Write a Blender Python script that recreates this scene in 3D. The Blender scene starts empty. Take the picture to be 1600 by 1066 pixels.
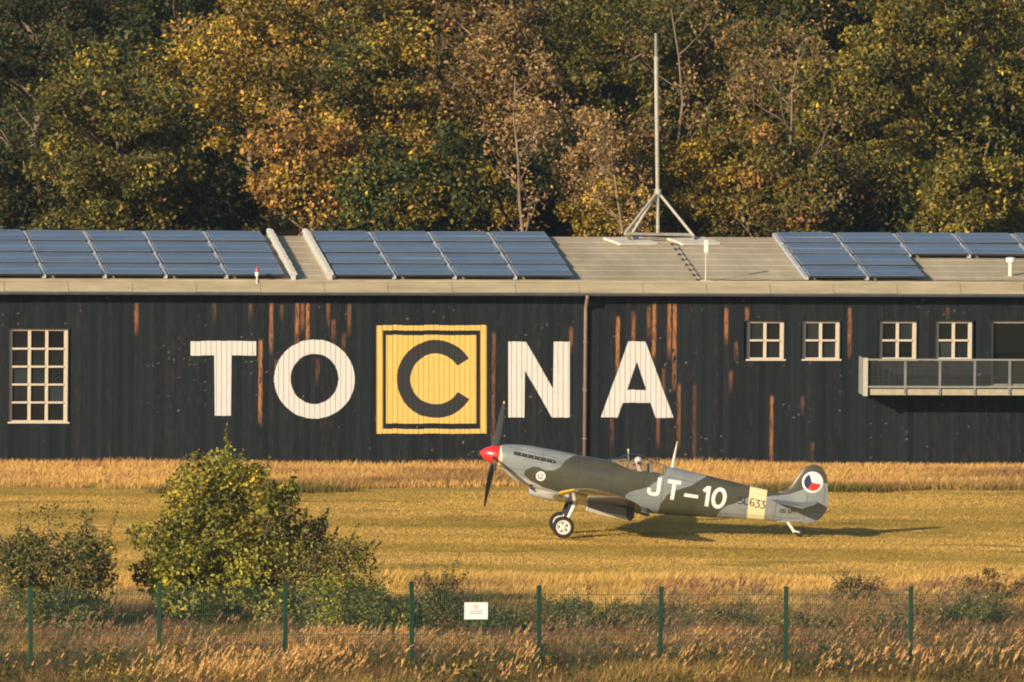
import bpy, bmesh, math, random
import numpy as np
from mathutils import Vector, Matrix
from mathutils.bvhtree import BVHTree

random.seed(7)
rng = np.random.default_rng(11)
R = math.radians
scene = bpy.context.scene
COL = scene.collection

# ------------------------------------------------------------------ camera
W0, H0 = 1600.0, 1066.0
FPX = 26000.0            # focal length in photograph pixels (about 585 mm)
CAMH = 33.0
PITCH = math.atan(1593.0 / FPX)
ROLL = R(0.5)
cam_d = bpy.data.cameras.new('camera')
cam_d.sensor_width = 36.0
cam_d.lens = FPX / W0 * 36.0
cam_d.clip_start = 1.0
cam_d.clip_end = 6000.0
cam = bpy.data.objects.new('camera', cam_d)
COL.objects.link(cam)
FW = Vector((0, math.cos(PITCH), -math.sin(PITCH)))
RT0 = Vector((1, 0, 0))
UP0 = Vector((0, math.sin(PITCH), math.cos(PITCH)))
RT = RT0 * math.cos(ROLL) + UP0 * math.sin(ROLL)
UP = UP0 * math.cos(ROLL) - RT0 * math.sin(ROLL)
cm = Matrix((RT, UP, -FW)).transposed().to_4x4()
cm.translation = (0, 0, CAMH)
cam.matrix_world = cm
scene.camera = cam
CAMP = Vector((0, 0, CAMH))

# ------------------------------------------------------------------ directions of the place
PSI = R(6.0)                                    # the runway and the hangar run along UX
UX = Vector((math.cos(PSI), math.sin(PSI), 0))
NX = Vector((math.sin(PSI), -math.cos(PSI), 0))  # out of the facade, towards the camera
SUN_AZ, SUN_EL = R(45.0), R(19.0)
sd = (-UX * math.cos(SUN_AZ) + NX * math.sin(SUN_AZ)) * math.cos(SUN_EL)
SUND = Vector((sd.x, sd.y, math.sin(SUN_EL)))

# ------------------------------------------------------------------ world, sun, exposure
world = bpy.data.worlds.new('World')
scene.world = world
world.use_nodes = True
wn = world.node_tree
wn.nodes.clear()
sky = wn.nodes.new('ShaderNodeTexSky')
sky.sky_type = 'NISHITA'
sky.sun_disc = False
sky.sun_elevation = SUN_EL
sky.sun_rotation = math.atan2(SUND.x, SUND.y)
sky.air_density = 1.0
sky.dust_density = 0.6
sky.ozone_density = 1.5
bg = wn.nodes.new('ShaderNodeBackground')
bg.inputs['Strength'].default_value = 0.085
wo = wn.nodes.new('ShaderNodeOutputWorld')
wn.links.new(sky.outputs[0], bg.inputs['Color'])
wn.links.new(bg.outputs[0], wo.inputs['Surface'])
sun_d = bpy.data.lights.new('sun', 'SUN')
sun_d.energy = 5.0
sun_d.angle = R(0.55)
sun_d.color = (1.0, 0.83, 0.61)
sun = bpy.data.objects.new('sun', sun_d)
COL.objects.link(sun)
sun.rotation_euler = SUND.to_track_quat('Z', 'Y').to_euler()
sun.location = (-200, 300, 120)
scene.view_settings.view_transform = 'Standard'
scene.view_settings.look = 'None'
scene.view_settings.gamma = 1.0
scene.view_settings.exposure = 0.45
scene.view_settings.use_curve_mapping = False
scene.cycles.use_denoising = True
scene.cycles.filter_width = 2.0
scene.cycles.max_bounces = 5
scene.cycles.diffuse_bounces = 2
scene.cycles.glossy_bounces = 2
scene.cycles.transparent_max_bounces = 12


# ------------------------------------------------------------------ pixel -> place
def ray(px, py):
    x = (px - W0 / 2) / FPX
    y = -(py - H0 / 2) / FPX
    return FW + RT * x + UP * y


def on_ground(px, py, z=0.0):
    d = ray(px, py)
    return CAMP + d * ((z - CAMH) / d.z)


def on_plane(px, py, p0, n):
    d = ray(px, py)
    return CAMP + d * ((p0 - CAMP).dot(n) / d.dot(n))


def at_Y(px, py, Y):
    d = ray(px, py)
    return CAMP + d * (Y / d.y)


# ------------------------------------------------------------------ node / material helpers
def new_mat(name):
    m = bpy.data.materials.new(name)
    m.use_nodes = True
    nt = m.node_tree
    b = nt.nodes['Principled BSDF']
    return m, nt, b


def N(nt, typ, **kw):
    n = nt.nodes.new(typ)
    for k, v in kw.items():
        if k in n.inputs:
            n.inputs[k].default_value = v
        else:
            setattr(n, k, v)
    return n


def math_n(nt, op, a, b=None, c=None):
    n = nt.nodes.new('ShaderNodeMath')
    n.operation = op
    for i, v in enumerate((a, b, c)):
        if v is None:
            continue
        if isinstance(v, (int, float)):
            n.inputs[i].default_value = v
        else:
            nt.links.new(v, n.inputs[i])
    return n.outputs[0]


def mix_n(nt, fac, a, b, blend='MIX'):
    n = nt.nodes.new('ShaderNodeMixRGB')
    n.blend_type = blend
    for i, v in enumerate((fac, a, b)):
        if isinstance(v, (int, float)):
            n.inputs[i].default_value = v
        elif isinstance(v, (tuple, list)):
            n.inputs[i].default_value = (v[0], v[1], v[2], 1)
        else:
            nt.links.new(v, n.inputs[i])
    return n.outputs[0]


def ramp_n(nt, fac, p0, p1):
    n = nt.nodes.new('ShaderNodeMapRange')
    nt.links.new(fac, n.inputs[0])
    n.inputs[1].default_value = p0
    n.inputs[2].default_value = p1
    return n.outputs[0]


def noise_n(nt, vec, scale, detail=4.0, rough=0.6):
    n = nt.nodes.new('ShaderNodeTexNoise')
    n.inputs['Scale'].default_value = scale
    n.inputs['Detail'].default_value = detail
    n.inputs['Roughness'].default_value = rough
    if vec is not None:
        nt.links.new(vec, n.inputs['Vector'])
    return n.outputs['Fac']


def scaled_pos(nt, s, kind='Object'):
    if kind == 'World':
        src = nt.nodes.new('ShaderNodeNewGeometry').outputs['Position']
    else:
        src = nt.nodes.new('ShaderNodeTexCoord').outputs[kind]
    mp = nt.nodes.new('ShaderNodeMapping')
    mp.inputs['Scale'].default_value = s
    nt.links.new(src, mp.inputs['Vector'])
    return mp.outputs[0]


def mat(name, col, rough=0.6, var=0.15, scale=3.0, metal=0.0, spec=0.4, bump=0.0, stretch=(1, 1, 1), space='Object', col2=None):
    m, nt, b = new_mat(name)
    v = scaled_pos(nt, stretch, space)
    n1 = noise_n(nt, v, scale, 6.0, 0.65)
    lo = tuple(c * (1 - var) for c in col)
    hi = tuple(min(1, c * (1 + var)) for c in (col2 or col))
    c = mix_n(nt, ramp_n(nt, n1, 0.3, 0.7), lo, hi)
    nt.links.new(c, b.inputs['Base Color'])
    b.inputs['Roughness'].default_value = rough
    b.inputs['Metallic'].default_value = metal
    b.inputs['Specular IOR Level'].default_value = spec
    if bump:
        bn = nt.nodes.new('ShaderNodeBump')
        bn.inputs['Strength'].default_value = bump
        bn.inputs['Distance'].default_value = 0.02
        nt.links.new(noise_n(nt, v, scale * 4, 5.0), bn.inputs['Height'])
        nt.links.new(bn.outputs[0], b.inputs['Normal'])
    return m


def leaf_mat(name, trans=0.28, rough=0.55, spec=0.25):
    m, nt, b = new_mat(name)
    at = nt.nodes.new('ShaderNodeAttribute')
    at.attribute_name = 'tint'
    nt.links.new(at.outputs['Color'], b.inputs['Base Color'])
    b.inputs['Roughness'].default_value = rough
    b.inputs['Specular IOR Level'].default_value = spec
    tr = nt.nodes.new('ShaderNodeBsdfTranslucent')
    nt.links.new(at.outputs['Color'], tr.inputs['Color'])
    mx = nt.nodes.new('ShaderNodeMixShader')
    mx.inputs[0].default_value = trans
    nt.links.new(b.outputs[0], mx.inputs[1])
    nt.links.new(tr.outputs[0], mx.inputs[2])
    nt.links.new(mx.outputs[0], nt.nodes['Material Output'].inputs['Surface'])
    return m


# ------------------------------------------------------------------ object helpers
def tag(o, label=None, cat=None, group=None, kind=None):
    if label:
        o['label'] = label
    if cat:
        o['category'] = cat
    if group:
        o['group'] = group
    if kind:
        o['kind'] = kind
    return o


def empty(name, loc=(0, 0, 0), rz=0.0, parent=None):
    o = bpy.data.objects.new(name, None)
    o.empty_display_size = 0.3
    COL.objects.link(o)
    o.location = loc
    o.rotation_euler = (0, 0, rz)
    o.parent = parent
    return o


class MB:
    """collects shapes for one mesh object"""

    def __init__(self):
        self.v, self.f, self.m = [], [], []

    def add(self, vs, fs, mi=0):
        k = len(self.v)
        self.v += [tuple(p) for p in vs]
        self.f += [tuple(i + k for i in f) for f in fs]
        self.m += [mi] * len(fs)
        return self

    def box(self, x0, x1, y0, y1, z0, z1, mi=0):
        vs = [(x, y, z) for z in (z0, z1) for y in (y0, y1) for x in (x0, x1)]
        fs = [(0, 2, 3, 1), (4, 5, 7, 6), (0, 1, 5, 4), (2, 6, 7, 3), (0, 4, 6, 2), (1, 3, 7, 5)]
        return self.add(vs, fs, mi)

    def bar(self, a, b, w, h, up=Vector((0, 0, 1)), mi=0):
        a, b = Vector(a), Vector(b)
        d = (b - a).normalized()
        s = d.cross(up)
        if s.length < 1e-4:
            s = d.cross(Vector((1, 0, 0)))
        s.normalize()
        u = s.cross(d)
        vs = []
        for p in (a, b):
            for i, j in ((-1, -1), (1, -1), (1, 1), (-1, 1)):
                vs.append(p + s * (i * w / 2) + u * (j * h / 2))
        return self.add(vs, [(3, 2, 1, 0), (4, 5, 6, 7), (0, 1, 5, 4), (1, 2, 6, 5), (2, 3, 7, 6), (3, 0, 4, 7)], mi)

    def tube(self, pts, rad, n=8, mi=0, cap=True):
        pts = [Vector(p) for p in pts]
        if isinstance(rad, (int, float)):
            rad = [rad] * len(pts)
        ref = Vector((0.3, 0.2, 0.93))
        vs, fs = [], []
        for i, p in enumerate(pts):
            d = (pts[min(i + 1, len(pts) - 1)] - pts[max(i - 1, 0)]).normalized()
            r = ref if abs(d.dot(ref)) < 0.95 else Vector((1, 0, 0))
            s = d.cross(r).normalized()
            t = s.cross(d)
            for k in range(n):
                a = 2 * math.pi * k / n
                vs.append(p + (s * math.cos(a) + t * math.sin(a)) * rad[i])
        for i in range(len(pts) - 1):
            for k in range(n):
                k2 = (k + 1) % n
                fs.append((i * n + k, i * n + k2, (i + 1) * n + k2, (i + 1) * n + k))
        if cap:
            fs.append(tuple(range(n - 1, -1, -1)))
            fs.append(tuple((len(pts) - 1) * n + k for k in range(n)))
        return self.add(vs, fs, mi)

    def lathe(self, prof, axis_o, axis, n=24, mi=0, caps=True):
        """prof: (along, radius)"""
        axis = Vector(axis).normalized()
        o = Vector(axis_o)
        r = Vector((0, 0, 1)) if abs(axis.z) < 0.9 else Vector((1, 0, 0))
        s = axis.cross(r).normalized()
        t = s.cross(axis)
        vs, fs = [], []
        for a, rr in prof:
            for k in range(n):
                g = 2 * math.pi * k / n
                vs.append(o + axis * a + (s * math.cos(g) + t * math.sin(g)) * max(rr, 1e-4))
        for i in range(len(prof) - 1):
            for k in range(n):
                k2 = (k + 1) % n
                fs.append((i * n + k, i * n + k2, (i + 1) * n + k2, (i + 1) * n + k))
        if caps:
            fs.append(tuple(range(n - 1, -1, -1)))
            fs.append(tuple((len(prof) - 1) * n + k for k in range(n)))
        return self.add(vs, fs, mi)

    def loft(self, rings, mi=0, closed=True, caps=True):
        n = len(rings[0])
        vs = [p for r in rings for p in r]
        fs = []
        for i in range(len(rings) - 1):
            for k in range(n if closed else n - 1):
                k2 = (k + 1) % n
                fs.append((i * n + k, i * n + k2, (i + 1) * n + k2, (i + 1) * n + k))
        if caps and closed:
            fs.append(tuple(range(n - 1, -1, -1)))
            fs.append(tuple((len(rings) - 1) * n + k for k in range(n)))
        return self.add(vs, fs, mi)

    def mesh(self, name, mats, smooth=False):
        me = bpy.data.meshes.new(name)
        me.from_pydata([tuple(p) for p in self.v], [], self.f)
        for m in (mats if isinstance(mats, (list, tuple)) else [mats]):
            me.materials.append(m)
        me.polygons.foreach_set('material_index', self.m)
        bm = bmesh.new()
        bm.from_mesh(me)
        bmesh.ops.recalc_face_normals(bm, faces=bm.faces)
        bm.to_mesh(me)
        bm.free()
        if smooth:
            me.polygons.foreach_set('use_smooth', [True] * len(me.polygons))
            if smooth != 'all':
                try:
                    me.set_sharp_from_angle(angle=R(40))
                except Exception:
                    pass
        return me

    def build(self, name, mats, parent=None, smooth=False, bevel=0.0):
        o = bpy.data.objects.new(name, self.mesh(name, mats, smooth))
        COL.objects.link(o)
        o.parent = parent
        if bevel:
            bv = o.modifiers.new('bevel', 'BEVEL')
            bv.width = bevel
            bv.segments = 2
            bv.limit_method = 'ANGLE'
        return o


def mesh_np(name, verts, faces, material, tint=None, parent=None):
    """bulk mesh: verts (n,3), faces (m,k) all with k corners, tint (n,3)"""
    me = bpy.data.meshes.new(name)
    nv, (nf, k) = len(verts), faces.shape
    me.vertices.add(nv)
    me.vertices.foreach_set('co', np.ascontiguousarray(verts, np.float32).ravel())
    me.loops.add(nf * k)
    me.loops.foreach_set('vertex_index', np.ascontiguousarray(faces, np.int32).ravel())
    me.polygons.add(nf)
    me.polygons.foreach_set('loop_start', np.arange(0, nf * k, k, dtype=np.int32))
    me.update(calc_edges=True)
    if tint is not None:
        ca = me.color_attributes.new('tint', 'FLOAT_COLOR', 'POINT')
        ca.data.foreach_set('color', np.hstack([tint, np.ones((nv, 1))]).astype(np.float32).ravel())
    me.materials.append(material)
    o = bpy.data.objects.new(name, me)
    COL.objects.link(o)
    o.parent = parent
    return o


def fbm(x, y, seed=0.0, base=1.0):
    """cheap smooth noise, about -1..1"""
    s = np.zeros_like(x)
    amp, fr, tot = 1.0, base, 0.0
    for k in range(5):
        a = seed * 1.7 + k * 2.399
        u = x * math.cos(a) + y * math.sin(a)
        w = -x * math.sin(a) + y * math.cos(a)
        s += amp * np.sin(u * fr + 1.3 * k + seed + 1.7 * np.sin(w * fr * 0.71 + seed * 2.1 + k))
        tot += amp
        amp *= 0.62
        fr *= 1.93
    return s / tot * 1.3


# =================================================================== SETTING: ground
def ground_material():
    m, nt, b = new_mat('field_soil_and_stubble')
    v = scaled_pos(nt, (0.35, 1.0, 1.0), 'World')
    n1 = noise_n(nt, v, 0.9, 6)
    n2 = noise_n(nt, scaled_pos(nt, (1, 1, 1), 'World'), 14.0, 4)
    c = mix_n(nt, ramp_n(nt, n1, 0.35, 0.65), (0.40, 0.265, 0.055), (0.55, 0.36, 0.085))
    c = mix_n(nt, ramp_n(nt, n2, 0.4, 0.75), c, (0.27, 0.19, 0.045))
    nt.links.new(c, b.inputs['Base Color'])
    b.inputs['Roughness'].default_value = 0.95
    b.inputs['Specular IOR Level'].default_value = 0.1
    return m


g = MB()
g.add([(-3000, -800, 0), (3000, -800, 0), (3000, 5000, 0), (-3000, 5000, 0)], [(0, 1, 2, 3)])
ground = tag(g.build('ground', ground_material()), kind='structure')

# hillside behind the hangar
hill_mat = mat('forest_floor', (0.035, 0.026, 0.012), 0.95, 0.5, 0.6, spec=0.05, space='World')
HX, HY = 60, 80


def hill_h(t):
    return -0.3 + 0.05 * t + 0.55 * max(0.0, t - 66)


hv = []
for j in range(HY + 1):
    for i in range(HX + 1):
        x = -120 + 240 * i / HX
        y = 499 + 105 * j / HY
        t = (y - 499)
        z = hill_h(t) + 0.4 * math.sin(x * 0.13 + 1) * min(1, t / 20)
        hv.append((x, y + 0.105 * x, z))
hf = [(j * (HX + 1) + i, j * (HX + 1) + i + 1, (j + 1) * (HX + 1) + i + 1, (j + 1) * (HX + 1) + i) for j in range(HY) for i in range(HX)]
tag(MB().add(hv, hf).build('hill', hill_mat, smooth='all'), kind='structure')


def hill_z(x, y):
    t = max(0.0, (y - 0.105 * x) - 499)
    return hill_h(t) if t > 0 else 0.0


# =================================================================== HANGAR
P0 = on_ground(800, 729)                      # foot of the facade in the middle of the picture
hangar = empty('wooden_hangar', P0, PSI)
tag(hangar, 'long black timber hangar with the large painted letters and low beige roof', 'hangar')


def fac(px, py, d=0.0):
    """pixel on the plane d metres behind the facade -> hangar coordinates (s, z)"""
    p = on_plane(px, py, P0 - NX * d, NX) - P0
    return p.dot(UX), p.z


S0, S1 = fac(-60, 600)[0], fac(1660, 600)[0]
ZE = fac(800, 457)[1]                        # eave height
BW = 0.15                                    # board pitch


def plank_material():
    m, nt, b = new_mat('black_stained_boards')
    oi = nt.nodes.new('ShaderNodeObjectInfo')
    sep = nt.nodes.new('ShaderNodeSeparateColor')
    nt.links.new(oi.outputs['Color'], sep.inputs[0])
    geo = nt.nodes.new('ShaderNodeNewGeometry')
    sx = nt.nodes.new('ShaderNodeSeparateXYZ')
    nt.links.new(geo.outputs['Position'], sx.inputs[0])
    z = sx.outputs['Z']
    grain = noise_n(nt, scaled_pos(nt, (14, 14, 0.8), 'World'), 3.0, 6, 0.7)
    blot = noise_n(nt, scaled_pos(nt, (5, 5, 1.4), 'World'), 2.0, 5, 0.7)
    # black stain, board by board a little different
    c0 = mix_n(nt, oi.outputs['Random'], (0.0016, 0.0042, 0.0070), (0.0080, 0.0128, 0.0172))
    c0 = mix_n(nt, ramp_n(nt, grain, 0.45, 0.85), c0, (0.013, 0.0175, 0.021))
    c0 = mix_n(nt, math_n(nt, 'MULTIPLY', ramp_n(nt, blot, 0.46, 0.68), math_n(nt, 'POWER', math_n(nt, 'FRACT', math_n(nt, 'MULTIPLY', oi.outputs['Random'], 7.31)), 1.5)), c0, (0.026, 0.021, 0.018))
    # bare streak between two heights, given by the board's own colour value
    wob = math_n(nt, 'MULTIPLY', math_n(nt, 'SUBTRACT', grain, 0.5), 0.35)
    zz = math_n(nt, 'ADD', z, wob)
    lo = math_n(nt, 'MULTIPLY', sep.outputs[1], 10.0)
    hi = math_n(nt, 'MULTIPLY', sep.outputs[2], 10.0)
    a = nt.nodes.new('ShaderNodeMapRange')
    nt.links.new(math_n(nt, 'SUBTRACT', zz, lo), a.inputs[0])
    a.inputs[1].default_value, a.inputs[2].default_value = -0.25, 0.20
    bb = nt.nodes.new('ShaderNodeMapRange')
    nt.links.new(math_n(nt, 'SUBTRACT', hi, zz), bb.inputs[0])
    bb.inputs[1].default_value, bb.inputs[2].default_value = -0.03, 0.06
    rag = math_n(nt, 'MULTIPLY', ramp_n(nt, blot, 0.34, 0.52), ramp_n(nt, noise_n(nt, scaled_pos(nt, (24, 24, 2.0), 'World'), 1.5, 4, .7), 0.25, 0.55))
    mk = math_n(nt, 'MULTIPLY', math_n(nt, 'MULTIPLY', a.outputs[0], bb.outputs[0]), rag)
    mk = math_n(nt, 'MULTIPLY', mk, math_n(nt, 'MULTIPLY', sep.outputs[0], 0.85))
    sx2 = nt.nodes.new('ShaderNodeSeparateXYZ')
    nt.links.new(nt.nodes.new('ShaderNodeTexCoord').outputs['Object'], sx2.inputs[0])
    edge = math_n(nt, 'ADD', math_n(nt, 'ABSOLUTE', sx2.outputs[0]), math_n(nt, 'MULTIPLY', math_n(nt, 'SUBTRACT', blot, 0.5), 0.16))
    fe = nt.nodes.new('ShaderNodeMapRange')
    nt.links.new(edge, fe.inputs[0])
    fe.inputs[1].default_value, fe.inputs[2].default_value = 0.075, 0.035
    mk = math_n(nt, 'MULTIPLY', mk, fe.outputs[0])
    wood = mix_n(nt, ramp_n(nt, grain, 0.3, 0.7), (0.30, 0.115, 0.045), (0.62, 0.275, 0.095))
    c1 = mix_n(nt, mk, c0, wood)
    # small worn spots at the nail rows
    cell = math_n(nt, 'FLOOR', math_n(nt, 'MULTIPLY', z, 24.0))
    cb = nt.nodes.new('ShaderNodeCombineXYZ')
    nt.links.new(math_n(nt, 'MULTIPLY', oi.outputs['Random'], 913.0), cb.inputs[0])
    nt.links.new(cell, cb.inputs[1])
    wn_ = nt.nodes.new('ShaderNodeTexWhiteNoise')
    wn_.noise_dimensions = '2D'
    nt.links.new(cb.outputs[0], wn_.inputs['Vector'])
    clus = noise_n(nt, scaled_pos(nt, (0.35, 0.35, 0.9), 'World'), 1.0, 3)
    thr = math_n(nt, 'SUBTRACT', 1.06, math_n(nt, 'MULTIPLY', ramp_n(nt, clus, 0.30, 0.70), 0.130))
    fl = math_n(nt, 'GREATER_THAN', wn_.outputs['Value'], thr)
    fl = math_n(nt, 'MULTIPLY', fl, ramp_n(nt, noise_n(nt, scaled_pos(nt, (20, 20, 30), 'World'), 1.0, 3), 0.35, 0.55))
    so = nt.nodes.new('ShaderNodeSeparateXYZ')
    nt.links.new(nt.nodes.new('ShaderNodeTexCoord').outputs['Object'], so.inputs[0])
    wc_ = nt.nodes.new('ShaderNodeSeparateColor')
    nt.links.new(wn_.outputs['Color'], wc_.inputs[0])
    offx = math_n(nt, 'MULTIPLY', math_n(nt, 'SUBTRACT', wc_.outputs[0], 0.5), 0.10)
    slant = math_n(nt, 'MULTIPLY', math_n(nt, 'SUBTRACT', math_n(nt, 'FRACT', math_n(nt, 'MULTIPLY', z, 24.0)), 0.5), 0.05)
    near_ = math_n(nt, 'ABSOLUTE', math_n(nt, 'SUBTRACT', math_n(nt, 'SUBTRACT', so.outputs[0], slant), offx))
    fl = math_n(nt, 'MULTIPLY', fl, math_n(nt, 'LESS_THAN', near_, math_n(nt, 'ADD', math_n(nt, 'MULTIPLY', wc_.outputs[1], 0.025), 0.014)))
    c2 = mix_n(nt, math_n(nt, 'MULTIPLY', fl, math_n(nt, 'ADD', math_n(nt, 'MULTIPLY', wc_.outputs[2], 0.5), 0.1)), c1, (0.36, 0.29, 0.23))
    nt.links.new(c2, b.inputs['Base Color'])
    b.inputs['Roughness'].default_value = 0.7
    b.inputs['Specular IOR Level'].default_value = 0.22
    bn = nt.nodes.new('ShaderNodeBump')
    bn.inputs['Strength'].default_value = 0.35
    bn.inputs['Distance'].default_value = 0.01
    nt.links.new(grain, bn.inputs['Height'])
    nt.links.new(bn.outputs[0], b.inputs['Normal'])
    return m


M_plank = plank_material()
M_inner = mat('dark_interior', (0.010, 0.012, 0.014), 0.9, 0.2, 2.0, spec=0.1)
M_frame = mat('cream_window_paint', (0.52, 0.45, 0.355), 0.55, 0.10, 6.0, stretch=(1, 1, 3))
M_roof = mat('beige_roof_felt', (0.37, 0.305, 0.20), 0.9, 0.16, 0.6, spec=0.15, bump=0.2, stretch=(1.0, 0.25, 1), col2=(0.44, 0.375, 0.26))
M_apron = mat('weathered_beige_eave', (0.33, 0.275, 0.18), 0.85, 0.22, 1.2, spec=0.2, bump=0.3, stretch=(0.6, 3, 3))
M_gutter = mat('grey_zinc_gutter', (0.10, 0.11, 0.12), 0.5, 0.2, 3.0, metal=0.3)
M_pipe = mat('brown_downpipe', (0.22, 0.16, 0.125), 0.5, 0.2, 3.0)
M_galv = mat('galvanised_steel', (0.60, 0.56, 0.47), 0.5, 0.12, 8.0, metal=0.15)


def glass_mat(name, tint=(0.010, 0.014, 0.016), rough=0.10):
    m, nt, b = new_mat(name)
    v = scaled_pos(nt, (1, 1, 1))
    oi = nt.nodes.new('ShaderNodeObjectInfo')
    nt.links.new(mix_n(nt, math_n(nt, 'MULTIPLY', noise_n(nt, v, 1.5), math_n(nt, 'POWER', oi.outputs['Random'], 2.0)), tuple(c * 0.5 for c in tint), tuple(c * 4.5 for c in tint)), b.inputs['Base Color'])
    b.inputs['Roughness'].default_value = rough
    b.inputs['Specular IOR Level'].default_value = 0.5
    return m


M_pane = glass_mat('window_glass')

# openings: (px0, py0, px1, py1)
WIN = [(14, 514, 106, 661), (1167, 502, 1225, 563), (1254, 502, 1312, 563), (1374, 502, 1432, 563), (1462, 502, 1519, 563), (1549, 502, 1612, 604)]


def hole(w):
    a = fac(w[0], (w[1] + w[3]) / 2)
    b = fac(w[2], (w[1] + w[3]) / 2)
    zt = fac((w[0] + w[2]) / 2, w[1])[1]
    zb = fac((w[0] + w[2]) / 2, w[3])[1]
    return a[0], b[0], zb, zt


HOLES = [hole(w) for w in WIN]
ZTOP = ZE + 0.10
STREAKS = [(209, 473, 513, .75), (335, 475, 490, .35), (408, 530, 655, .95), (421, 473, 545, .8), (444, 475, 490, .35), (464, 473, 535, .85),
           (472, 473, 512, .6), (484, 473, 530, 1.0), (524, 500, 530, .4), (533, 520, 548, .35), (546, 475, 515, .45), (512, 473, 500, .4),
           (775, 520, 690, .38), (895, 510, 540, .55), (963, 495, 575, .95), (990, 487, 535, .6), (1011, 478, 520, .5), (1019, 473, 555, 1.0),
           (1046, 473, 550, .75), (1054, 473, 600, 1.0), (1035, 575, 620, .3), (1138, 482, 527, .9), (1163, 480, 515, .6), (1204, 618, 720, .7),
           (1327, 480, 550, .7), (1134, 578, 602, .4), (1062, 600, 690, .5), (1027, 640, 690, .4), (395, 475, 488, .4), (500, 560, 590, .3),
           (1147, 535, 556, .5), (1254, 618, 640, .25), (1268, 690, 712, .25), (1085, 600, 720, .2), (955, 640, 690, .25), (430, 560, 590, .3), (1480, 480, 496, .25)]

boards = []            # (s0, s1, depth of the front face, index)
nb = int((S1 - S0) / BW)
mesh_over = MB().box(-0.069, 0.069, -0.024, 0.0, 0, 1).mesh('plank', M_plank)
mesh_under = MB().box(-0.083, 0.083, -0.024, 0.0, 0, 1).mesh('plank', M_plank)
stk = {}
for (x, y0, y1, a) in STREAKS:
    s, zz = fac(x, y0)
    i = int((s - S0) / BW)
    while i in stk:
        i += 1
    stk[i] = (a, fac(x, y1)[1], fac(x, y0)[1])
for i in range(nb):
    sc = S0 + (i + 0.5) * BW
    over = i % 2 == 0
    dep = -0.011 if over else -0.002           # y of the back face; front is 24 mm proud of that
    boards.append((sc - BW / 2, sc + BW / 2, dep - 0.024, i))
    cuts = [(h[2], h[3]) for h in HOLES if sc + 0.06 > h[0] and sc - 0.06 < h[1]]
    zs = [-0.15] + [q for c in sorted(cuts) for q in c] + [ZTOP]
    for k in range(0, len(zs), 2):
        o = bpy.data.objects.new('plank', mesh_over if over else mesh_under)
        COL.objects.link(o)
        o.parent = hangar
        o.location = (sc + random.uniform(-.004, .004), dep + random.uniform(-.0015, 0.0), zs[k])
        o.scale = (1, 1, zs[k + 1] - zs[k])
        a, z0, z1 = stk.get(i, (0, 0, 0))
        o.color = (a, max(0, z0) / 10, z1 / 10, 1)

# the body behind the boards: a shell with openings filled by dark rooms
core = MB()
core.box(S0 - 6, S1 + 6, 0.30, 15.6, -0.2, ZE - 0.05)
core.build('inner_wall', M_inner, hangar)


def at_board(s):
    for b_ in boards:
        if b_[0] <= s < b_[1]:
            return b_[2]
    return -0.05


# windows
def window(h, cols, rows, label, fw=0.095, mw=0.088, tw=0.055, door=False):
    s0, s1, z0, z1 = h
    w = empty('window' if not door else 'balcony_door', (0, 0, 0), 0, hangar)
    w['label'] = label
    yf = 0.050                                      # front of the frame, set back behind the boards
    fr = MB()
    fr.box(s0, s0 + fw, yf, yf + 0.09, z0, z1)
    fr.box(s1 - fw * 1.15, s1, yf, yf + 0.09, z0, z1)
    fr.box(s0 + fw, s1 - fw * 1.15, yf, yf + 0.09, z1 - 0.06, z1)
    fr.box(s0 + fw, s1 - fw * 1.15, yf, yf + 0.09, z0, z0 + 0.07)
    fr.build('window_frame', M_frame, w, bevel=0.006)
    lin = MB()
    lin.box(s0 - 0.03, s0, -0.04, 0.30, z0, z1)
    lin.box(s1, s1 + 0.03, -0.04, 0.30, z0, z1)
    lin.box(s0 - 0.03, s1 + 0.03, -0.04, 0.30, z1, z1 + 0.03)
    lin.box(s0 - 0.03, s1 + 0.03, -0.02, 0.30, z0 - 0.03, z0)
    lin.build('reveal', M_plank, w).color = (0, 0, 0, 1)
    MB().box(s0 - 0.03, s1 + 0.05, -0.10, yf, z0 - 0.012, z0 + 0.035).build('window_sill', M_frame, w, bevel=0.006)
    a0, a1 = s0 + fw, s1 - fw * 1.15
    b0, b1 = z0 + 0.07, z1 - 0.06
    for c in range(1, cols):
        x = a0 + (a1 - a0) * c / cols
        MB().box(x - mw / 2, x + mw / 2, yf + 0.004, yf + 0.075, b0, b1).build('mullion', M_frame, w, bevel=0.005)
    for r_ in range(1, rows):
        zz = b0 + (b1 - b0) * r_ / rows
        for c in range(cols):
            x0 = a0 + (a1 - a0) * c / cols + (mw / 2 if c else 0)
            x1 = a0 + (a1 - a0) * (c + 1) / cols - (mw / 2 if c < cols - 1 else 0)
            MB().box(x0, x1, yf - 0.03, yf + 0.07, zz - tw / 2, zz + tw / 2).build('glazing_bar', M_frame, w, bevel=0.004)
    for r_ in range(rows):
        for c in range(cols):
            x0 = a0 + (a1 - a0) * c / cols
            x1 = a0 + (a1 - a0) * (c + 1) / cols
            q0 = b0 + (b1 - b0) * r_ / rows
            q1 = b0 + (b1 - b0) * (r_ + 1) / rows
            p = MB().box(x0, x1, 0, 0.006, q0, q1).build('pane', M_pane, w)
            p.location.y = yf + 0.078 + random.uniform(0, .004)
            p.rotation_euler.z = 0
    return w


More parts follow.
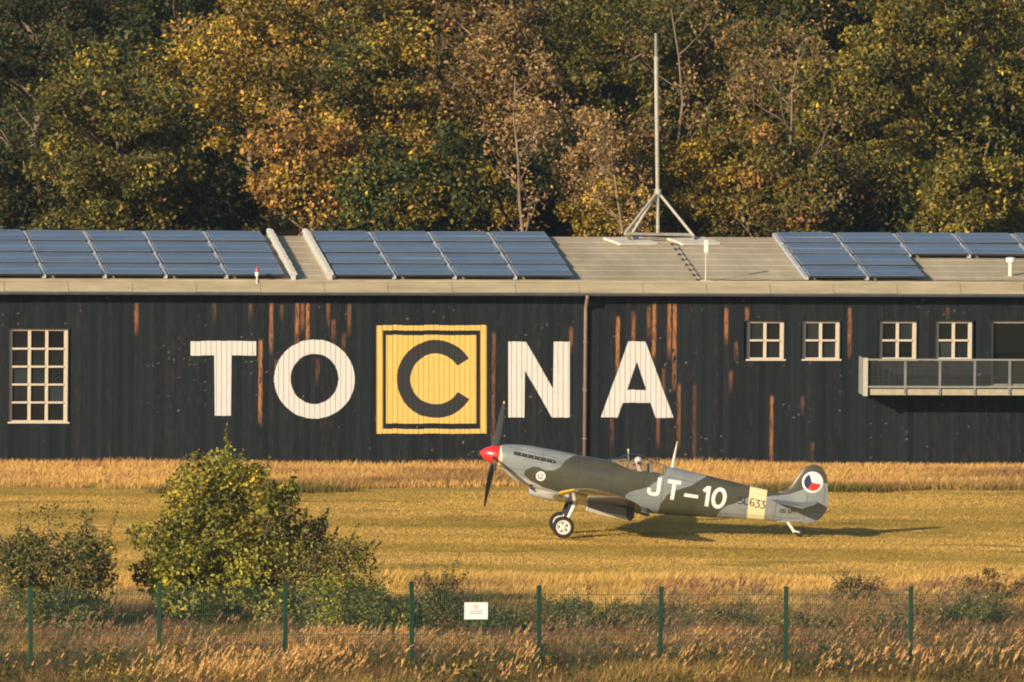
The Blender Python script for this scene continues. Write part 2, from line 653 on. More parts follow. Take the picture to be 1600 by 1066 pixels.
window(HOLES[0], 3, 5, 'tall window of fifteen small panes')
window(HOLES[1], 2, 2, 'four pane window, first of the row after the letters')
window(HOLES[2], 2, 2, 'four pane window, second of the row after the letters')
window(HOLES[3], 2, 2, 'four pane window above the end of the balcony rail')
window(HOLES[4], 2, 2, 'four pane window beside the balcony door')
window(HOLES[5], 1, 1, 'dark balcony door', fw=0.05, door=True)

# ---- painted letters: sheets that follow the boards, cut where a board ends


def paint_mat(name, col, wear=(0.05, 0.05, 0.05)):
    m, nt, b = new_mat(name)
    gr = noise_n(nt, scaled_pos(nt, (16, 16, 0.7), 'World'), 2.5, 6, 0.7)
    sp = noise_n(nt, scaled_pos(nt, (9, 9, 5), 'World'), 2.0, 5, 0.75)
    c = mix_n(nt, ramp_n(nt, gr, 0.35, 0.7), tuple(q * 0.86 for q in col), tuple(min(1, q * 1.05) for q in col))
    c = mix_n(nt, math_n(nt, 'MULTIPLY', ramp_n(nt, sp, 0.60, 0.72), 0.5), c, wear)
    nt.links.new(c, b.inputs['Base Color'])
    b.inputs['Roughness'].default_value = 0.7
    b.inputs['Specular IOR Level'].default_value = 0.2
    bn = nt.nodes.new('ShaderNodeBump')
    bn.inputs['Strength'].default_value = 0.35
    bn.inputs['Distance'].default_value = 0.01
    nt.links.new(gr, bn.inputs['Height'])
    nt.links.new(bn.outputs[0], b.inputs['Normal'])
    return m


M_white = paint_mat('white_wall_paint', (0.60, 0.585, 0.555))
M_yellow = paint_mat('yellow_wall_paint', (0.70, 0.46, 0.125))
M_char = paint_mat('charcoal_wall_paint', (0.030, 0.031, 0.032), (0.08, 0.06, 0.03))


def convex_in(poly):
    poly = np.array(poly, float)
    if np.sum(poly[:, 0] * np.roll(poly[:, 1], -1) - np.roll(poly[:, 0], -1) * poly[:, 1]) < 0:
        poly = poly[::-1]

    def f(x, y):
        ok = np.ones(np.broadcast(x, y).shape, bool)
        for i in range(len(poly)):
            a, b_ = poly[i], poly[(i + 1) % len(poly)]
            ok &= (b_[0] - a[0]) * (y - a[1]) - (b_[1] - a[1]) * (x - a[0]) >= 0
        return ok
    return f


def any_of(*fs):
    return lambda x, y: np.logical_or.reduce([f(x, y) for f in fs])


def rect_in(x0, y0, x1, y1):
    return lambda x, y: (x >= x0) & (x <= x1) & (y >= y0) & (y <= y1)


def zc2(p):  # zoom coordinates of the N / C crops -> photo pixels
    return (570 + p[0] / 4.706, 490 + p[1] / 4.706)


def zc3(p):
    return (900 + p[0] / 4.635, 450 + p[1] / 4.635)


f_T = any_of(rect_in(297.5, 533, 400, 555.5), rect_in(335.3, 555, 361.3, 650))
f_O = lambda x, y: (((x - 491.2) / 63.0) ** 2 + ((y - 592.3) / 61.9) ** 2 <= 1) & (((x - 491.2) / 37.4) ** 2 + ((y - 592.0) / 39.2) ** 2 >= 1)


def f_C(x, y):
    dx, dy = x - 680.7, -(y - 592.2)
    r = np.hypot(dx, dy)
    a = np.degrees(np.arctan2(dy, dx))
    return (r <= 60.9) & (r >= 39.6) & ((a > 31.8) | (a < -30.7))


f_Y = lambda x, y: ((rect_in(588, 508, 759.5, 677.4)(x, y) & ~rect_in(598.5, 516.2, 749.6, 670)(x, y)) | (rect_in(603, 523.4, 744.2, 661.7)(x, y) & ~f_C(x, y)))
f_N = any_of(convex_in([zc2(p) for p in ((1055, 207), (1175, 207), (1175, 765), (1055, 765))]),
             convex_in([zc2(p) for p in ((1385, 207), (1505, 207), (1505, 765), (1385, 765))]),
             convex_in([zc2(p) for p in ((1056, 207), (1185, 207), (1505, 765), (1375, 765))]))
f_A = any_of(convex_in([zc3(p) for p in ((378, 387), (491, 387), (300, 938), (178, 938))]),
             convex_in([zc3(p) for p in ((391, 387), (502, 387), (705, 940), (575, 940))]),
             convex_in([zc3(p) for p in ((330, 738), (548, 738), (590, 832), (290, 832))]))


def runs(f, x, y0, y1, st=0.2):
    ys = np.arange(y0 - 1, y1 + 1, st)
    ins = f(np.full_like(ys, x), ys).astype(int)
    d = np.diff(np.concatenate([[0], ins, [0]]))
    a, b_ = np.where(d == 1)[0], np.where(d == -1)[0]
    return [(ys[i], ys[j - 1]) for i, j in zip(a, b_)]


board_jag = [random.uniform(-.55, .55) for _ in range(nb + 4)]


def painted(name, f, box, material, label):
    x0, y0, x1, y1 = box
    mb = MB()
    # photo columns, also cut at every board edge, where the paint has worn off
    edges = []
    xs = list(np.arange(x0, x1, 1.0)) + [x1]
    for b_ in boards:
        p = P0 + UX * b_[0] + Vector((0, 0, fac(800, (y0 + y1) / 2)[1]))
        q = p - CAMP
        ex = W0 / 2 + FPX * q.dot(RT) / q.dot(FW)
        edges.append(ex)
        xs += [ex - .28, ex + .28]
    xs = sorted(x for x in xs if x0 <= x <= x1)
    for a, b_ in zip(xs[:-1], xs[1:]):
        if b_ - a < 0.02:
            continue
        m_ = (a + b_) / 2
        if min(abs(m_ - q) for q in edges) < .25:
            continue
        ra, rb, rm = runs(f, a + 0.01, y0, y1), runs(f, b_ - 0.01, y0, y1), runs(f, m_, y0, y1)
        dep = at_board(fac(m_, (y0 + y1) / 2)[0]) - 0.007
        jag = board_jag[int((fac(m_, (y0 + y1) / 2)[0] - S0) / BW)]
        if not (len(ra) == len(rb) == len(rm)):
            ra = rb = rm
        for (t0, t1), (u0, u1) in zip(ra, rb):
            pts = [fac(a, t0 + jag), fac(b_, u0 + jag), fac(b_, u1 + jag * .7), fac(a, t1 + jag * .7)]
            mb.add([(s, dep, z) for s, z in pts], [(0, 1, 2, 3)])
    o = mb.build(name, material, hangar)
    o['label'] = label
    return o


painted('painted_letter', f_T, (297.5, 532, 400, 651), M_white, 'white letter T painted across the boards')
painted('painted_letter', f_O, (428, 530, 554.5, 655), M_white, 'white letter O painted across the boards')
painted('painted_panel', f_Y, (588, 507, 760, 678), M_yellow, 'yellow square with a thin double border')
painted('painted_letter', f_C, (619, 530, 742, 654), M_char, 'charcoal letter C in the yellow square')
painted('painted_letter', f_N, (794, 533, 890, 653), M_white, 'white letter N painted across the boards')
painted('painted_letter', f_A, (938, 533, 1052.5, 653), M_white, 'white letter A painted across the boards')

# ---- roof
SLOPE = R(6.0)
zr0 = fac(800, 441, -0.10)[1]                  # front edge of the roof sheet
RL = 8.25                                       # eave to ridge
ca, sa = math.cos(SLOPE), math.sin(SLOPE)


def rf(s, t, up=0.0):
    """s along the eave, t up the slope, up above the sheet"""
    return Vector((s, -0.10 + t * ca - up * sa, zr0 + t * sa + up * ca))


def on_roof(px, py, up=0.0):
    n = Vector((0, -sa, ca))
    nw = UX * n.x + (-NX) * n.y + Vector((0, 0, n.z))
    o = rf(0, 0, up)
    pw = P0 + UX * o.x - NX * o.y + Vector((0, 0, o.z))
    q = on_plane(px, py, pw, nw) - pw
    return q.dot(UX), q.dot(-NX) / ca


RS0, RS1 = S0 - 6.2, S1 + 6.2
roof = MB()
rz_b = zr0 + RL * sa
prof = [(-0.10, zr0), (-0.10 + RL * ca, rz_b), (16.2, zr0 - 0.1), (16.2, zr0 - 0.4), (-0.06, zr0 - 0.22)]
roof.loft([[(s, y, z) for y, z in prof] for s in (RS0, RS1)])
roof_o = roof.build('roof', M_roof, hangar)
# felt laps: thin raised strips across the sheet every metre, only seen where no panel lies
for k in range(1, 8):
    t = k * RL / 8
    MB().add([rf(s, t + dt, u) for s in (RS0, RS1) for dt, u in ((0, 0.0), (0, 0.012), (0.06, 0.004))], [(0, 1, 4, 3), (1, 2, 5, 4)]).build('felt_lap', M_roof, roof_o)
ap = MB()
ap.loft([[(s, y, z) for y, z in ((-0.115, zr0 + 0.05), (-0.16, zr0 + 0.055), (-0.17, zr0 - 0.01), (-0.115, zr0 - 0.01))] for s in (RS0, RS1)])
ap.build('eave_lip', M_apron, hangar)
za = zr0 - 0.015
zb_ = fac(800, 456, -0.46)[1]
nseg = 24
for k in range(nseg):
    s0 = RS0 + (RS1 - RS0) * k / nseg
    s1 = RS0 + (RS1 - RS0) * (k + 1) / nseg - 0.012
    j = random.uniform(-.006, .006)
    MB().loft([[(s, y, z) for y, z in ((-0.172, za), (-0.46, zb_ + j), (-0.46, zb_ - 0.03 + j), (-0.172, za - 0.03))] for s in (s0, s1)]).build('eave_sheet', M_apron, hangar)
gt = MB()
gp = [(-0.47, zb_ - 0.03), (-0.60, zb_ - 0.03), (-0.60, zb_ - 0.055), (-0.57, zb_ - 0.11), (-0.50, zb_ - 0.11), (-0.47, zb_ - 0.06)]
gt.loft([[(s, y, z) for y, z in gp] for s in (RS0, RS1)])
gt.build('gutter', M_gutter, hangar)
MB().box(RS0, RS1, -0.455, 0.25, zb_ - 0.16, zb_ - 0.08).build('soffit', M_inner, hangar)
# downpipe
px0, pz = fac(915.5, 470, -0.12)
dp = MB()
dp.tube([(px0, -0.55, zb_ - 0.09), (px0, -0.50, zb_ - 0.2), (px0, -0.15, zb_ - 0.42), (px0, -0.13, zb_ - 0.5), (px0, -0.13, -0.1)], 0.055, 10)
dpo = dp.build('downpipe', M_pipe, hangar, smooth='all')
for z in (0.8, 2.2, 3.6):
    MB().lathe([(0, .07), (.04, .07)], (px0, -0.13, z), (0, 0, 1), 10).build('pipe_clip', M_pipe, dpo)

# coping walls across the roof
M_cop = mat('white_coping_tiles', (0.47, 0.46, 0.42), 0.7, 0.2, 4.0)


def coping(pxb, label):
    s, _ = on_roof(pxb, 433)
    e = empty('coping_wall', (0, 0, 0), 0, hangar)
    e['label'] = label
    mb = MB()
    rings = []
    for t in (0.25, RL + 0.05):
        rings.append([rf(s + x, t, u) for x, u in ((-0.06, 0), (-0.06, 0.15), (0.06, 0.15), (0.06, 0))])
    mb.loft(rings)
    mb.build('upstand', M_cop, e)
    n = 24
    tl = MB()
    for i in range(9):
        a = math.pi * i / 8
    ring = lambda t, r: [rf(0 + r * math.cos(math.pi * i / 8), t, 0.152 + 0.8 * r * math.sin(math.pi * i / 8)) - rf(0, 0, 0) for i in range(9)]
    L = (RL - 0.2) / n
    tl.loft([ring(0.0, 0.115), ring(L * 1.12, 0.075)])
    tm = tl.mesh('coping_tile', M_cop, smooth=True)
    for k in range(n):
        o = bpy.data.objects.new('coping_tile', tm)
        COL.objects.link(o)
        o.parent = e
        o.location = rf(s + random.uniform(-.01, .01), 0.25 + k * L, random.uniform(0, .008))
    return e


coping(456, 'scalloped white coping at the end of the longer solar array')
coping(513, 'scalloped white coping where the shorter solar array starts')

# ---- solar arrays


def panel_mesh(front=False):
    m, nt, b = new_mat('blue_solar_cells')
    v = nt.nodes.new('ShaderNodeTexCoord').outputs['Object']
    oi = nt.nodes.new('ShaderNodeObjectInfo')
    c = mix_n(nt, oi.outputs['Random'], (0.075, 0.118, 0.185), (0.110, 0.158, 0.230))
    sx = nt.nodes.new('ShaderNodeSeparateXYZ')
    nt.links.new(v, sx.inputs[0])
    for ax, n_ in ((0, 10.0), (1, 6.0)):
        fr = math_n(nt, 'FRACT', math_n(nt, 'MULTIPLY', sx.outputs[ax], n_ / 1.0))
        ln = math_n(nt, 'LESS_THAN', fr, 0.07)
        c = mix_n(nt, math_n(nt, 'MULTIPLY', ln, 0.35), c, (0.25, 0.30, 0.36))
    c = mix_n(nt, ramp_n(nt, noise_n(nt, scaled_pos(nt, (1, 1, 1), 'World'), 0.7, 4), 0.4, 0.8), c, (0.13, 0.19, 0.28))
    nt.links.new(c, b.inputs['Base Color'])
    b.inputs['Roughness'].default_value = 0.42
    b.inputs['Specular IOR Level'].default_value = 0.35
    M_al = mat('panel_aluminium', (0.24, 0.28, 0.33), 0.4, 0.1, 4.0, metal=0.2)
    mb = MB()
    w, h = 1.58, 0.985
    mb.box(0.02, w - 0.02, 0.02, h - 0.02, 0.0, 0.034, 0)
    for a in ((0, w, 0, 0.02), (0, w, h - 0.02, h), (0, 0.02, 0.02, h - 0.02), (w - 0.02, w, 0.02, h - 0.02)):
        mb.box(a[0], a[1], a[2], a[3], -0.004, 0.038, 1)
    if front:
        mb.box(0.0, w, -0.012, -0.002, -0.030, 0.030, 2)  # black strip painted in for the shade in the gap between rows
    return mb.mesh('solar_panel', [m, M_al]) if not front else mb.mesh('solar_panel', [m, M_al, bpy.data.materials['painted_gap_shade']])


mat('painted_gap_shade', (.018, .02, .024), .7, .2, 4)
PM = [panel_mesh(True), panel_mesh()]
M_rail = mat('pale_mounting_rail', (0.40, 0.42, 0.44), 0.5, 0.1, 4.0)
CW = 1.755
RP = 2.035


def solar(label, s_edges, row_of):
    e = empty('solar_array', P0, PSI)
    tag(e, label, 'solar panels', 'solar arrays on the hangar roof')
    tilt = SLOPE - R(1.25)
    for ci, s in enumerate(s_edges):
        rows = row_of(ci)
        for r_ in rows:
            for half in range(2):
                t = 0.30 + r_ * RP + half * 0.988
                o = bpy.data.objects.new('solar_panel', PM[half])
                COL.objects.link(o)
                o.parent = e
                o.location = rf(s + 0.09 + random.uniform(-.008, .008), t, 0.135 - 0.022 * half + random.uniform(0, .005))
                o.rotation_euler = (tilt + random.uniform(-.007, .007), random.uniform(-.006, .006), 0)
        lo, hi = min(rows), max(rows)
        for r_ in rows:
            mb = MB()
            a, b_ = 0.36 + r_ * RP, 0.30 + (r_ + 1) * RP - 0.12
            mb.loft([[rf(s + x, t, u) for x, u in ((-0.055, 0.02), (-0.055, 0.12), (0.055, 0.12), (0.055, 0.02))] for t in (a, b_)])
            mb.build('mounting_rail', M_rail, e)
    return e


sl, _ = on_roof(162, 432.5)
left_edges = [sl + CW * k for k in range(-2, 3)]
sm, _ = on_roof(613, 432.5)
mid_edges = [sm + CW * k for k in range(-1, 3)]
sr, _ = on_roof(1256, 433)
right_edges = [sr + CW * k for k in range(0, 5)]
solar('blue solar panels before the two white copings', left_edges, lambda c: range(4))
solar('blue solar panels in the middle of the roof', mid_edges, lambda c: range(4))
solar('blue solar panels past the mast, the outer half only two rows deep', right_edges, lambda c: range(4) if c < 2 else range(2, 4))

# ---- small things on the roof
# vent pipe
s, t = on_roof(1579, 431)
vent = empty('vent_pipe', (0, 0, 0), 0, hangar)
MB().lathe([(0, .07), (.42, .07)], rf(s, t) - Vector((0, 0, 0.02)), (0, 0, 1), 14).build('pipe', M_galv, vent, smooth=True)
MB().lathe([(.40, .13), (.52, .14), (.54, .02)], rf(s, t), (0, 0, 1), 14).build('cowl', mat('white_vent_cap', (.75, .73, .66), .6), vent, smooth=True)
# marker lamp
M_red = mat('red_marker_glass', (0.42, 0.05, 0.05), 0.3, 0.1, 5)
s, z = fac(402, 444, -0.3)
lampo = empty('marker_lamp', P0 + UX * s + NX * 0.20 + Vector((0, 0, zr0 - 0.06)), PSI)
tag(lampo, 'small red and white marker lamp on the eave above the letter O', 'lamp')
MB().tube([(0, 0, 0), (0, 0, 0.24)], 0.028, 8).build('stem', M_galv, lampo)
MB().lathe([(.22, .05), (.30, .06), (.34, .055)], (0, 0, 0), (0, 0, 1), 12).build('base', mat('white_lamp_base', (.75, .73, .7), .5), lampo, smooth=True)
MB().lathe([(.34, .05), (.44, .05), (.48, .02)], (0, 0, 0), (0, 0, 1), 12).build('lens', M_red, lampo, smooth=True)
# lightning wire up the slope, with its holders
lw = empty('lightning_wire', P0, PSI)
tag(lw, 'thin lightning wire on dark holders running up the bare roof by the mast', 'wire')
M_dark = mat('dark_holder', (0.035, 0.035, 0.035), 0.7, 0.2, 5)
sa_, ta_ = on_roof(1090, 437)
pts = []
for k in range(9):
    t = 0.25 + k * 0.93
    s_ = sa_ + 0.0 * t
    pts.append(rf(s_, t, 0.075))
    MB().box(-0.08, 0.08, -0.05, 0.05, 0, 0.06).build('holder', M_dark, lw).location = rf(s_, t, 0.004)
MB().tube(pts, 0.008, 5).build('wire', M_galv, lw)
# short post with a cable on the eave
s_, t_ = on_roof(1094, 436)
ps = empty('air_terminal', P0, PSI)
tag(ps, 'short pale rod standing on the eave below the mast', 'rod')
base = rf(s_ + 0.09, 0.05, 0)
MB().tube([base, base + Vector((0, 0, 1.22))], [0.018, 0.012], 8).build('rod', M_galv, ps)
MB().box(-0.055, 0.055, -0.03, 0.03, 0, 0.36).build('marker_plate', mat('white_plate', (.72, .69, .6), .6), ps).location = base + Vector((0, 0, 0.86))
MB().box(-0.15, 0.15, -0.1, 0.1, 0, 0.06).build('foot', M_galv, ps).location = rf(s_ + 0.09, 0.06, 0.003)
cab = MB()
cp = [rf(s_ + 0.09 + k * 0.45, -0.02 + 0.02 * math.sin(k * 1.3), 0.075 + 0.012 * math.sin(k * 2.1)) for k in range(24)]
cab.tube(cp, 0.012, 5)
tag(cab.build('roof_cable', M_dark), 'dark loose cable lying along the eave lip', 'cable')
bpy.data.objects['roof_cable'].location = P0
bpy.data.objects['roof_cable'].rotation_euler = (0, 0, PSI)

# ---- mast on its tripod
mast = empty('antenna_mast', P0, PSI)
tag(mast, 'tall grey antenna mast standing on a tripod on the roof ridge', 'mast')
M_mast = mat('grey_mast_steel', (0.34, 0.315, 0.26), 0.55, 0.12, 6.0, metal=0.1, col2=(0.38, 0.35, 0.29))
sm_, tm_ = on_roof(1028, 374)


def mpt(px, py, dt=0.0):
    """pixel on the upright plane through the ridge line, dt metres behind it"""
    yy = rf(0, RL - 0.35).y + dt
    s, z = fac(px, py, yy)
    return Vector((s, yy, z))


apex = mpt(1028, 300)
MB().tube([mpt(1028, 366), mpt(1027.6, 306), mpt(1026.3, 178), mpt(1025.4, 94)], [.055, .058, .066, .066], 10).build('pole', M_mast, mast, smooth=True)
MB().tube([mpt(1025.4, 97), mpt(1024.8, 52)], [.05, .045], 8).build('top_rod', mat('dark_fibre_rod', (.20, .21, .19), .5), mast, smooth=True)
MB().lathe([(0, .075), (.14, .075)], mpt(1025.5, 96), (0, 0, 1), 10).build('clamp', M_mast, mast)
MB().lathe([(0, .10), (.16, .10)], mpt(1028, 304), (0, 0, 1), 10).build('collar', M_mast, mast)
FL, FL2, FR = mpt(977, 365, -0.9), mpt(988, 365, 0.7), mpt(1084, 369, -0.3)
for q in (FL, FL2, FR):
    MB().bar(apex, q, 0.075, 0.075).build('leg', M_mast, mast, bevel=.008)
MB().bar(FL, mpt(1080, 367.5, -0.3), 0.06, 0.07).build('tie_bar', M_mast, mast)
MB().bar(FL2, mpt(1079, 366.5, -0.2), 0.05, 0.06).build('tie_bar', M_mast, mast)
MB().bar(FL, FL2, 0.06, 0.07).build('tie_bar', M_mast, mast)
for q, pxc in ((FL, 985), (FR, 1083)):
    s0, t0 = on_roof(pxc, 379)
    pd = MB()
    pd.box(-0.62, 0.62, -0.55, 0.55, 0, 0.07)
    o = pd.build('foot_slab', mat('concrete_slab', (.60, .55, .45), .85, .15, 4), mast, bevel=.01)
    o.location = rf(s0, t0, 0.004)
    o.rotation_euler = (SLOPE, 0, 0.35)
    MB().tube([q, rf(s0, t0, 0.07)], .05, 6).build('foot', M_mast, mast)

# ---- balcony
bal = empty('balcony', (0, 0, 0), 0, hangar)
bal['label'] = 'steel balcony with mesh balustrade'
BD = -1.20
bs0, zt_ = fac(1350, 562, BD)
bs1 = S1 + 1.0
zf1 = fac(1480, 606, BD)[1]
zf0 = fac(1480, 617.5, BD)[1]
MB().box(bs0 + 0.03, bs1, BD + 0.05, -0.06, zf0 + 0.03, zf1 - 0.03).build('floor_slab', mat('balcony_deck', (.10, .09, .075), .8), bal)
M_steel = mat('balcony_steel', (0.25, 0.255, 0.23), 0.55, 0.12, 5.0, metal=0.1)
ppx = [1360, 1414.5, 1468.5, 1523, 1577.5, 1632]
psx = [fac(q, 590, BD)[0] for q in ppx]
for a, b_ in zip([bs0 + 0.12] + psx[1:], psx[1:] + [bs1]):
    MB().box(a + 0.07, b_ - 0.035, BD - 0.015, BD + 0.02, zf0, zf1 - 0.04).build('fascia_panel', mat('beige_fascia', (.36, .315, .22), .8, .15, 5) if a == bs0 + 0.12 else bpy.data.materials['beige_fascia'], bal)
MB().box(bs0, bs1, BD - 0.03, BD + 0.03, zf1, zf1 + 0.05).build('bottom_rail', M_steel, bal)
MB().box(bs0, bs1, BD - 0.035, BD + 0.025, zt_ - 0.02, zt_ + 0.025).build('handrail', M_steel, bal)
for q in psx[1:]:
    MB().box(q - 0.035, q + 0.035, BD - 0.02, BD + 0.02, zf0 - 0.01, zt_ - 0.02).build('post', mat('dull_post_steel', (.17, .175, .165), .6) if 'dull_post_steel' not in bpy.data.materials else bpy.data.materials['dull_post_steel'], bal)
# side balustrade: lit edge-on slats
for k in range(8):
    y = BD + 0.03 + k * 0.155
    MB().box(bs0, bs0 + 0.03, y, y + 0.09, zf0 - 0.02, zt_ + 0.03).build('side_slat', M_steel, bal)
MB().box(bs0 - 0.02, bs0 + 0.11, BD - 0.05, BD - 0.0, zf0 - 0.03, zt_ + 0.05).build('corner_post', mat('pale_corner_post', (.42, .40, .34), .6, .12, 6), bal)
wm = MB()
x = bs0 + 0.2
while x < bs1:
    wm.box(x - 0.004, x + 0.004, BD - 0.003, BD + 0.003, zf1 + 0.05, zt_ - 0.02)
    x += 0.032
zq = zf1 + 0.1
while zq < zt_ - 0.03:
    wm.box(bs0 + 0.16, bs1, BD - 0.010, BD - 0.005, zq - 0.002, zq + 0.002)
    zq += 0.11
wm.build('balustrade_mesh', mat('dull_mesh_wire', (.06, .065, .06), .6), bal)['kind'] = 'stuff'
# =================================================================== TREES AND BUSHES
M_leaf = leaf_mat('autumn_leaves')
M_bark = mat('grey_brown_bark', (0.16, 0.115, 0.075), 0.9, 0.35, 5.0, spec=0.1, stretch=(1, 1, .3))
M_pale = mat('pale_dead_bark', (0.21, 0.155, 0.105), 0.9, 0.3, 5.0, spec=0.1, stretch=(1, 1, .3))


def leaves_np(centers, nrm_bias, size, tint, aspect=0.55):
    """rhombus leaves; centers (n,3), size (n,), tint (n,3)"""
    n = len(centers)
    d = rng.normal(size=(n, 3)) + nrm_bias
    d /= np.linalg.norm(d, axis=1)[:, None] + 1e-9
    a = rng.normal(size=(n, 3))
    a -= (a * d).sum(1)[:, None] * d
    a /= np.linalg.norm(a, axis=1)[:, None] + 1e-9
    b = np.cross(d, a)
    L = size[:, None]
    fold = d * L * 0.12
    v = np.stack([centers - a * L * .5, centers + b * L * .5 * aspect + fold, centers + a * L * .5, centers - b * L * .5 * aspect + fold], 1).reshape(-1, 3)
    f = np.arange(n * 4, dtype=np.int32).reshape(n, 4)
    return v, f, np.repeat(tint, 4, 0)


def pick(pal, n):
    """pal: list of (weight, rgb)"""
    w = np.array([p[0] for p in pal], float)
    i = rng.choice(len(pal), n, p=w / w.sum())
    return np.array([p[1] for p in pal])[i]


def crown(name, parent, C, rad, n_clump, per, cr, leaf, pal, pal2=None, seed=0, shell=(0.45, 1.0), lim=None, flat=0.75, gain=1.25, lum=1.0):
    """leaf clumps through an uneven ellipsoid; returns clump centres (local)"""
    r = np.random.default_rng(seed + 100)
    cs, k = [], 0
    ph = r.uniform(0, 6.28, 6)
    while len(cs) < n_clump and k < n_clump * 30:
        k += 1
        d = r.normal(size=3)
        d /= np.linalg.norm(d)
        az, el = math.atan2(d[1], d[0]), math.asin(d[2])
        lump = 1 + lum * (0.28 * math.sin(3 * az + ph[0] + 2 * el) + 0.22 * math.sin(5 * el + ph[1] + az) + 0.10 * math.sin(7 * az + ph[2]))
        q = r.uniform(*shell) ** 0.7 * lump
        p = np.array(C) + d * np.array(rad) * q
        if lim and not lim(p):
            continue
        cs.append(p)
    cs = np.array(cs)
    V, F, T, off = [], [], [], 0
    for c in cs:
        m = int(per * r.uniform(.6, 1.4))
        R_ = cr * r.uniform(.5, 1.5)
        d = rng.normal(size=(m, 3))
        d /= np.linalg.norm(d, axis=1)[:, None]
        rr = R_ * rng.uniform(.25, 1.0, m) ** 0.6
        pts = c + d * rr[:, None] * np.array([1.1, 1.1, flat])
        use2 = pal2 is not None and r.uniform() < .28
        t = pick(pal2 if use2 else pal, m)
        t = t * rng.uniform(.65, 1.35, (m, 1)) * r.uniform(.55, 1.45) * gain
        v, f, tt = leaves_np(pts, d * .45 + np.array([0, 0, .3]), leaf * rng.uniform(.6, 1.35, m), t)
        V.append(v)
        F.append(f + off)
        T.append(tt)
        off += len(v)
    mesh_np(name, np.vstack(V), np.vstack(F), M_leaf, np.clip(np.vstack(T), 0, 1), parent)
    return cs


def tree(name, label, px, py, rpx, rpy, D, pal, pal2=None, n=70, per=170, cr=.58, leaf=.155, seed=1, depth=1.0, group='trees of the wood behind the hangar', bark=None, twigs=0, trunk=True, cat='tree', gain=1.25):
    """crown centre and half sizes in photo pixels at distance D"""
    c = at_Y(px, py, D)
    sc = D / FPX
    rx, rz = rpx * sc, rpy * sc
    gz = hill_z(c.x, c.y)
    root = empty(name, (c.x, c.y, gz))
    tag(root, label, cat, group)
    Cl = (0, 0, c.z - gz)
    cs = crown('crown', root, Cl, (rx, rx * depth, rz), int(n * 1.35), int(per * 1.3), cr, leaf, pal, pal2, seed, gain=gain)
    if trunk:
        r = random.Random(seed)
        h = c.z - gz + rz * .55
        tw = MB()
        pts = [(0, 0, -.3)]
        for k in range(1, 7):
            pts.append((r.uniform(-.18, .18) * k * .4, r.uniform(-.12, .12) * k * .4, h * k / 6))
        r0 = max(.09, .022 * h)
        tw.tube(pts, [r0 * (1 - .13 * k) for k in range(7)], 8)
        tw.build('trunk', bark or M_bark, root, smooth='all')
        br = MB()
        order = list(range(len(cs)))
        r.shuffle(order)
        for i in order[:20 + 2 * twigs]:
            e = Vector(cs[i])
            zt = min(h * .96, max(.25 * h, e.z - (Vector((e.x, e.y, 0)).length) * r.uniform(.5, .9)))
            kk = min(5, int(zt / h * 6))
            fr = zt / h * 6 - kk
            a = Vector(pts[kk]).lerp(Vector(pts[kk + 1]), fr)
            md = a.lerp(e, .5) + Vector((r.uniform(-.2, .2), r.uniform(-.2, .2), r.uniform(-.1, .35)))
            e2 = e + (e - a).normalized() * r.uniform(.1, .6)
            b0 = r0 * r.uniform(.25, .45)
            br.tube([a, md, e, e2], [b0, b0 * .6, b0 * .28, b0 * .12], 5)
        br.build('limb', bark or M_bark, root, smooth='all')['kind'] = 'stuff'
    return root


# leaf colours
OL = (1, (0.105, 0.085, 0.018))
OLG = (1, (0.065, 0.072, 0.016))
DG = (1, (0.030, 0.048, 0.014))
YG = (1, (0.20, 0.155, 0.018))
GO = (1, (0.31, 0.185, 0.026))
YE = (1, (0.42, 0.27, 0.025))
OR = (1, (0.31, 0.145, 0.038))
BR = (1, (0.165, 0.105, 0.042))
RU = (1, (0.30, 0.10, 0.030))
BE = (1, (0.30, 0.185, 0.085))


def P(*a):
    return [(w, c[1]) for w, c in a]


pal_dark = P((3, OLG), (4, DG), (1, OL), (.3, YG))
pal_olive = P((4, OL), (3, OLG), (1, YG), (.4, BR), (.2, OR))
pal_gold = P((3, OL), (2.5, GO), (2, YG), (.6, BR), (.5, OR))
pal_orange = P((2, OR), (2, BR), (1.5, GO), (1, OL))
pal_brown = P((3, BR), (2, OL), (1, BE), (.6, OR))
pal_beige = P((3, BE), (2, BR), (1, GO), (.5, OL))
pal_yel = P((2.2, YG), (2, GO), (1, YE), (1.5, OL))
pal_ygrn = P((3, YG), (3, OL), (1.6, OLG), (.4, YE))
pal_green = P((3, DG), (2, OLG), (1, YG), (.3, YE))

